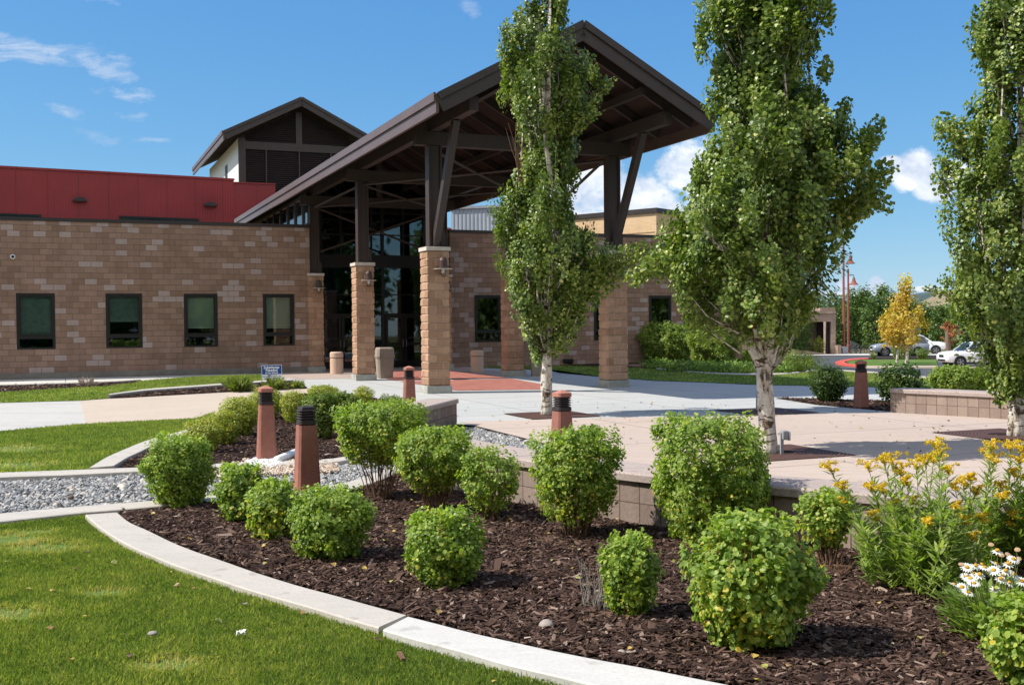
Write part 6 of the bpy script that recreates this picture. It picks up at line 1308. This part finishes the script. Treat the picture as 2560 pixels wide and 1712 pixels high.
# ------------------------------------------------------------------ road island trees, background trees, hills
xg, yg = GT(2267, 917); xg2, yg2 = GT(2243, 912)
def px(rows): return rows
tree((xg, yg), [(862, 2240, 2295), (852, 2215, 2312), (835, 2196, 2322), (815, 2194, 2324), (790, 2206, 2315), (770, 2210, 2304), (755, 2226, 2292), (735, 2238, 2292), (715, 2245, 2284), (700, 2254, 2268)], 110, 4200, .15, 'yellow autumn maple on the road island with a white trunk', .13, mat='gold', zfork=1.7, seed=5, name='autumn_tree', limbs=6, group=None, clsz=(.5, .55), lump=.5)
tree((xg2, yg2), [(852, 2214, 2262), (835, 2196, 2268), (815, 2193, 2262), (798, 2200, 2250), (785, 2215, 2240)], 60, 2200, .17, 'smaller bright yellow tree at the left of the autumn maple', .10, mat='gold', zfork=1.6, seed=6, name='autumn_tree', limbs=5, group=None, clsz=(.5, .5), lump=.2)
xb, yb = GT(2370, 886)
tree((xb, yb), [(850, 2352, 2392), (835, 2350, 2398), (820, 2352, 2400), (808, 2362, 2388)], 12, 320, .3, 'nearly bare copper coloured dying tree left of the right aspen crown', .28, mat='copper', bark='brownbark', zfork=2.6, seed=9, name='dying_tree', limbs=6, group=None, clsz=(.6, .5))
BT = [(2045, 742, 30), (2065, 760, 26), (2083, 738, 22), (2105, 752, 24), (2128, 727, 24), (2148, 745, 22), (2163, 728, 22), (2186, 752, 26), (2207, 722, 22), (2228, 738, 26), (2252, 752, 24), (2276, 764, 26), (2302, 768, 26), (2330, 776, 28), (2356, 774, 26), (2384, 758, 28), (2412, 770, 30), (2445, 765, 32), (2480, 770, 32), (2515, 762, 32), (2550, 758, 32)]
lbl = ['rounded', 'pale topped', 'narrow', 'bushy', 'tall pointed', 'dark', 'slender', 'broad', 'tallest feathery', 'leaning', 'low', 'dense', 'shady', 'wide']
for i, (u, vt, hw) in enumerate(BT):
    rng = np.random.default_rng(200+i); x, y = GT(u, 880.5); y += 12+rng.uniform(0, 14); x = (u-1280)/FPX*y; z0 = -1.7; sc = scale_at(y); ztop = PY(u, vt, y)[1]-z0
    where = ('left of the street lamps' if u < 2100 else 'behind the bicycles' if u < 2170 else 'behind the silver grey car' if u < 2230 else 'behind the yellow tree' if u < 2300 else 'behind the pickup truck' if u < 2400 else 'behind the right aspen')
    r = empty('background_tree', (x, y, z0), 0, f'{lbl[i % 14]} green tree in the far row {where}' + (' near the right edge' if u > 2470 else ''), 'tree', 'far row of trees beyond the road')
    n = 2300; nc = 60; W_ = hw/sc*1.25; h = ztop
    q = rng.uniform(0, 1, nc); zc = .3+h*.97*q; wz = W_*np.clip(1.15*(1-q**1.9)+.08, .05, 1)*np.clip(.75+.9*q, 0, 1); th = rng.uniform(0, 6.28, nc); fr = np.sqrt(rng.uniform(.15, 1, nc)); C = np.stack([wz*fr*np.cos(th), wz*fr*np.sin(th), zc], 1)
    ci = rng.integers(0, nc, n); Pn = C[ci]+rng.normal(0, 1, (n, 3))*np.array([.42, .42, .4]); Pn[:, 2] = np.abs(Pn[:, 2])
    leaves('crown', Pn, (C[ci]-np.array([0, 0, h*.4]))*.3+rng.normal(0, .7, (n, 3))+np.array([0, 0, .5]), rng.uniform(.2, .42, n), MT['wood'], r, KITE, np.clip(rng.beta(2, 2, n)*.8+rng.uniform(-.22, .22, nc)[ci]+(.22 if i % 14 in (1, 4, 8) else 0), 0, 1), rng=rng)
    MB().tube([(0, 0, -.1), (0, 0, h*.8)], [.16, .04], 7).build('trunk', MT['brownbark'], r)
def ridge(name, dist, pts, mat, thick, seed, zbase=-6, amp=.04):
    rng = np.random.default_rng(seed); us = np.linspace(pts[0][0], pts[-1][0], 160); vs = np.interp(us, [p[0] for p in pts], [p[1] for p in pts]); V = []; F = []; rows = 14
    tops = [PY(u, v, dist+thick) for u, v in zip(us, vs)]
    for j in range(rows):
        t = j/(rows-1)
        for i, (u, (x, z)) in enumerate(zip(us, tops)):
            yy = dist+thick*t; xx = (u-1280)/FPX*yy; hh = zbase+(z-zbase)*(math.sin(t*math.pi/2)**1.15); V.append((xx, yy, hh+(z-zbase)*amp*math.sin(i*.35+j*1.7+seed)*math.sin(j*.9+i*.11)*(t*(1-t)*4)))
    n = len(us)
    for j in range(rows-1):
        for i in range(n-1): F.append((j*n+i, j*n+i+1, (j+1)*n+i+1, (j+1)*n+i))
    o = mesh_np(name, V, F, mat, smooth=True); o['kind'] = 'structure'; return o
ridge('hill', 330, [(1700, 803), (2050, 800), (2170, 790), (2250, 772), (2300, 757), (2335, 740), (2380, 727), (2450, 716), (2520, 708), (2700, 690), (3000, 700)], MT['hill'], 260, 1)
ridge('mountain', 5200, [(-400, 790), (700, 770), (1700, 775), (2050, 768), (2150, 758), (2230, 748), (2300, 733), (2360, 727), (2420, 720), (2600, 712), (3000, 735)], MT['mount'], 2500, 4, zbase=-30, amp=.015)

# ------------------------------------------------------------------ tall trees across the lawn behind the viewpoint (seen only in the glass)
sheet('lawn', [(-45, -40), (45, -40), (45, 3.6), (-45, 3.6)], -.03, MT['lawn'])
def rear_tree(x, y):
    rng = np.random.default_rng(900); r = empty('tall_tree', (x, y, 0), 0, 'tall green tree standing across the lawn behind the viewpoint', 'tree', 'tall trees behind the viewpoint'); n = 6000; nc = 120
    q = rng.uniform(0, 1, nc); w_ = 3.6*np.sqrt(np.clip(1-(q*1.9-.85)**2*.95, .03, 1)); th = rng.uniform(0, 6.28, nc); fr = np.sqrt(rng.uniform(.1, 1, nc)); C = np.stack([w_*fr*np.cos(th), w_*fr*np.sin(th), 1.2+q*12.5], 1); ci = rng.integers(0, nc, n)
    leaves('crown', C[ci]+rng.normal(0, .6, (n, 3)), rng.normal(0, 1, (n, 3)), rng.uniform(.35, .8, n), MT['wood'], r, KITE, rng.beta(2, 2, n), rng=rng); MB().tube([(0, 0, 0), (0, 0, 9)], [.28, .08], 8).build('trunk', MT['bark'], r); return r
rt = rear_tree(-31, -24); rr_ = np.random.default_rng(3)
for i in range(1, 27): c = copy_tree(rt); c.location = (-31+i*3.9+rr_.uniform(-1, 1), -22+rr_.uniform(-6, 4), 0) if i < 19 else (54+rr_.uniform(-3, 3), -22+(i-19)*5.2, 0); c.rotation_euler = (0, 0, rr_.uniform(0, 6)); k = rr_.uniform(1.05, 1.45); c.scale = (k, k, k)

# ------------------------------------------------------------------ fallen leaves
def fallen(poly, n, z, label, seed, size=.045):
    rng = np.random.default_rng(seed); xs = [p[0] for p in poly]; ys = [p[1] for p in poly]; x = rng.uniform(min(xs), max(xs), n*6); y = rng.uniform(min(ys), max(ys), n*6); k = inpoly(x, y, poly); x, y = x[k][:n], y[k][:n]; m_ = len(x)
    o = leaves('fallen_leaves', np.stack([x, y, z+rng.uniform(.004, .012, m_)], 1), rng.normal(0, .25, (m_, 3))+np.array([0, 0, 1.]), size*rng.uniform(.6, 1.2, m_), MT['fallen'], None, ROUND, rng.uniform(0, 1, m_), rng=rng, fold=.4); tag(o, label, 'leaves', kind='stuff')
MT['fallen'] = m_leaf('fallen_leaf', [(0, (.10, .06, .03)), (.4, (.25, .15, .06)), (.7, (.50, .36, .08)), (1, (.30, .32, .08))], .1)
fallen([(-1, 14), (9, 12), (9, 21), (3, 24), (-1, 24)], 170, .012, 'scattered dry leaves on the plaza paving around the aspens', 1)
fallen(MULCH1, 260, .03, 'scattered yellow and brown leaves on the bark mulch', 2, .035)
fallen(LAWN1, 70, .015, 'few dry leaves on the front lawn', 3, .04)
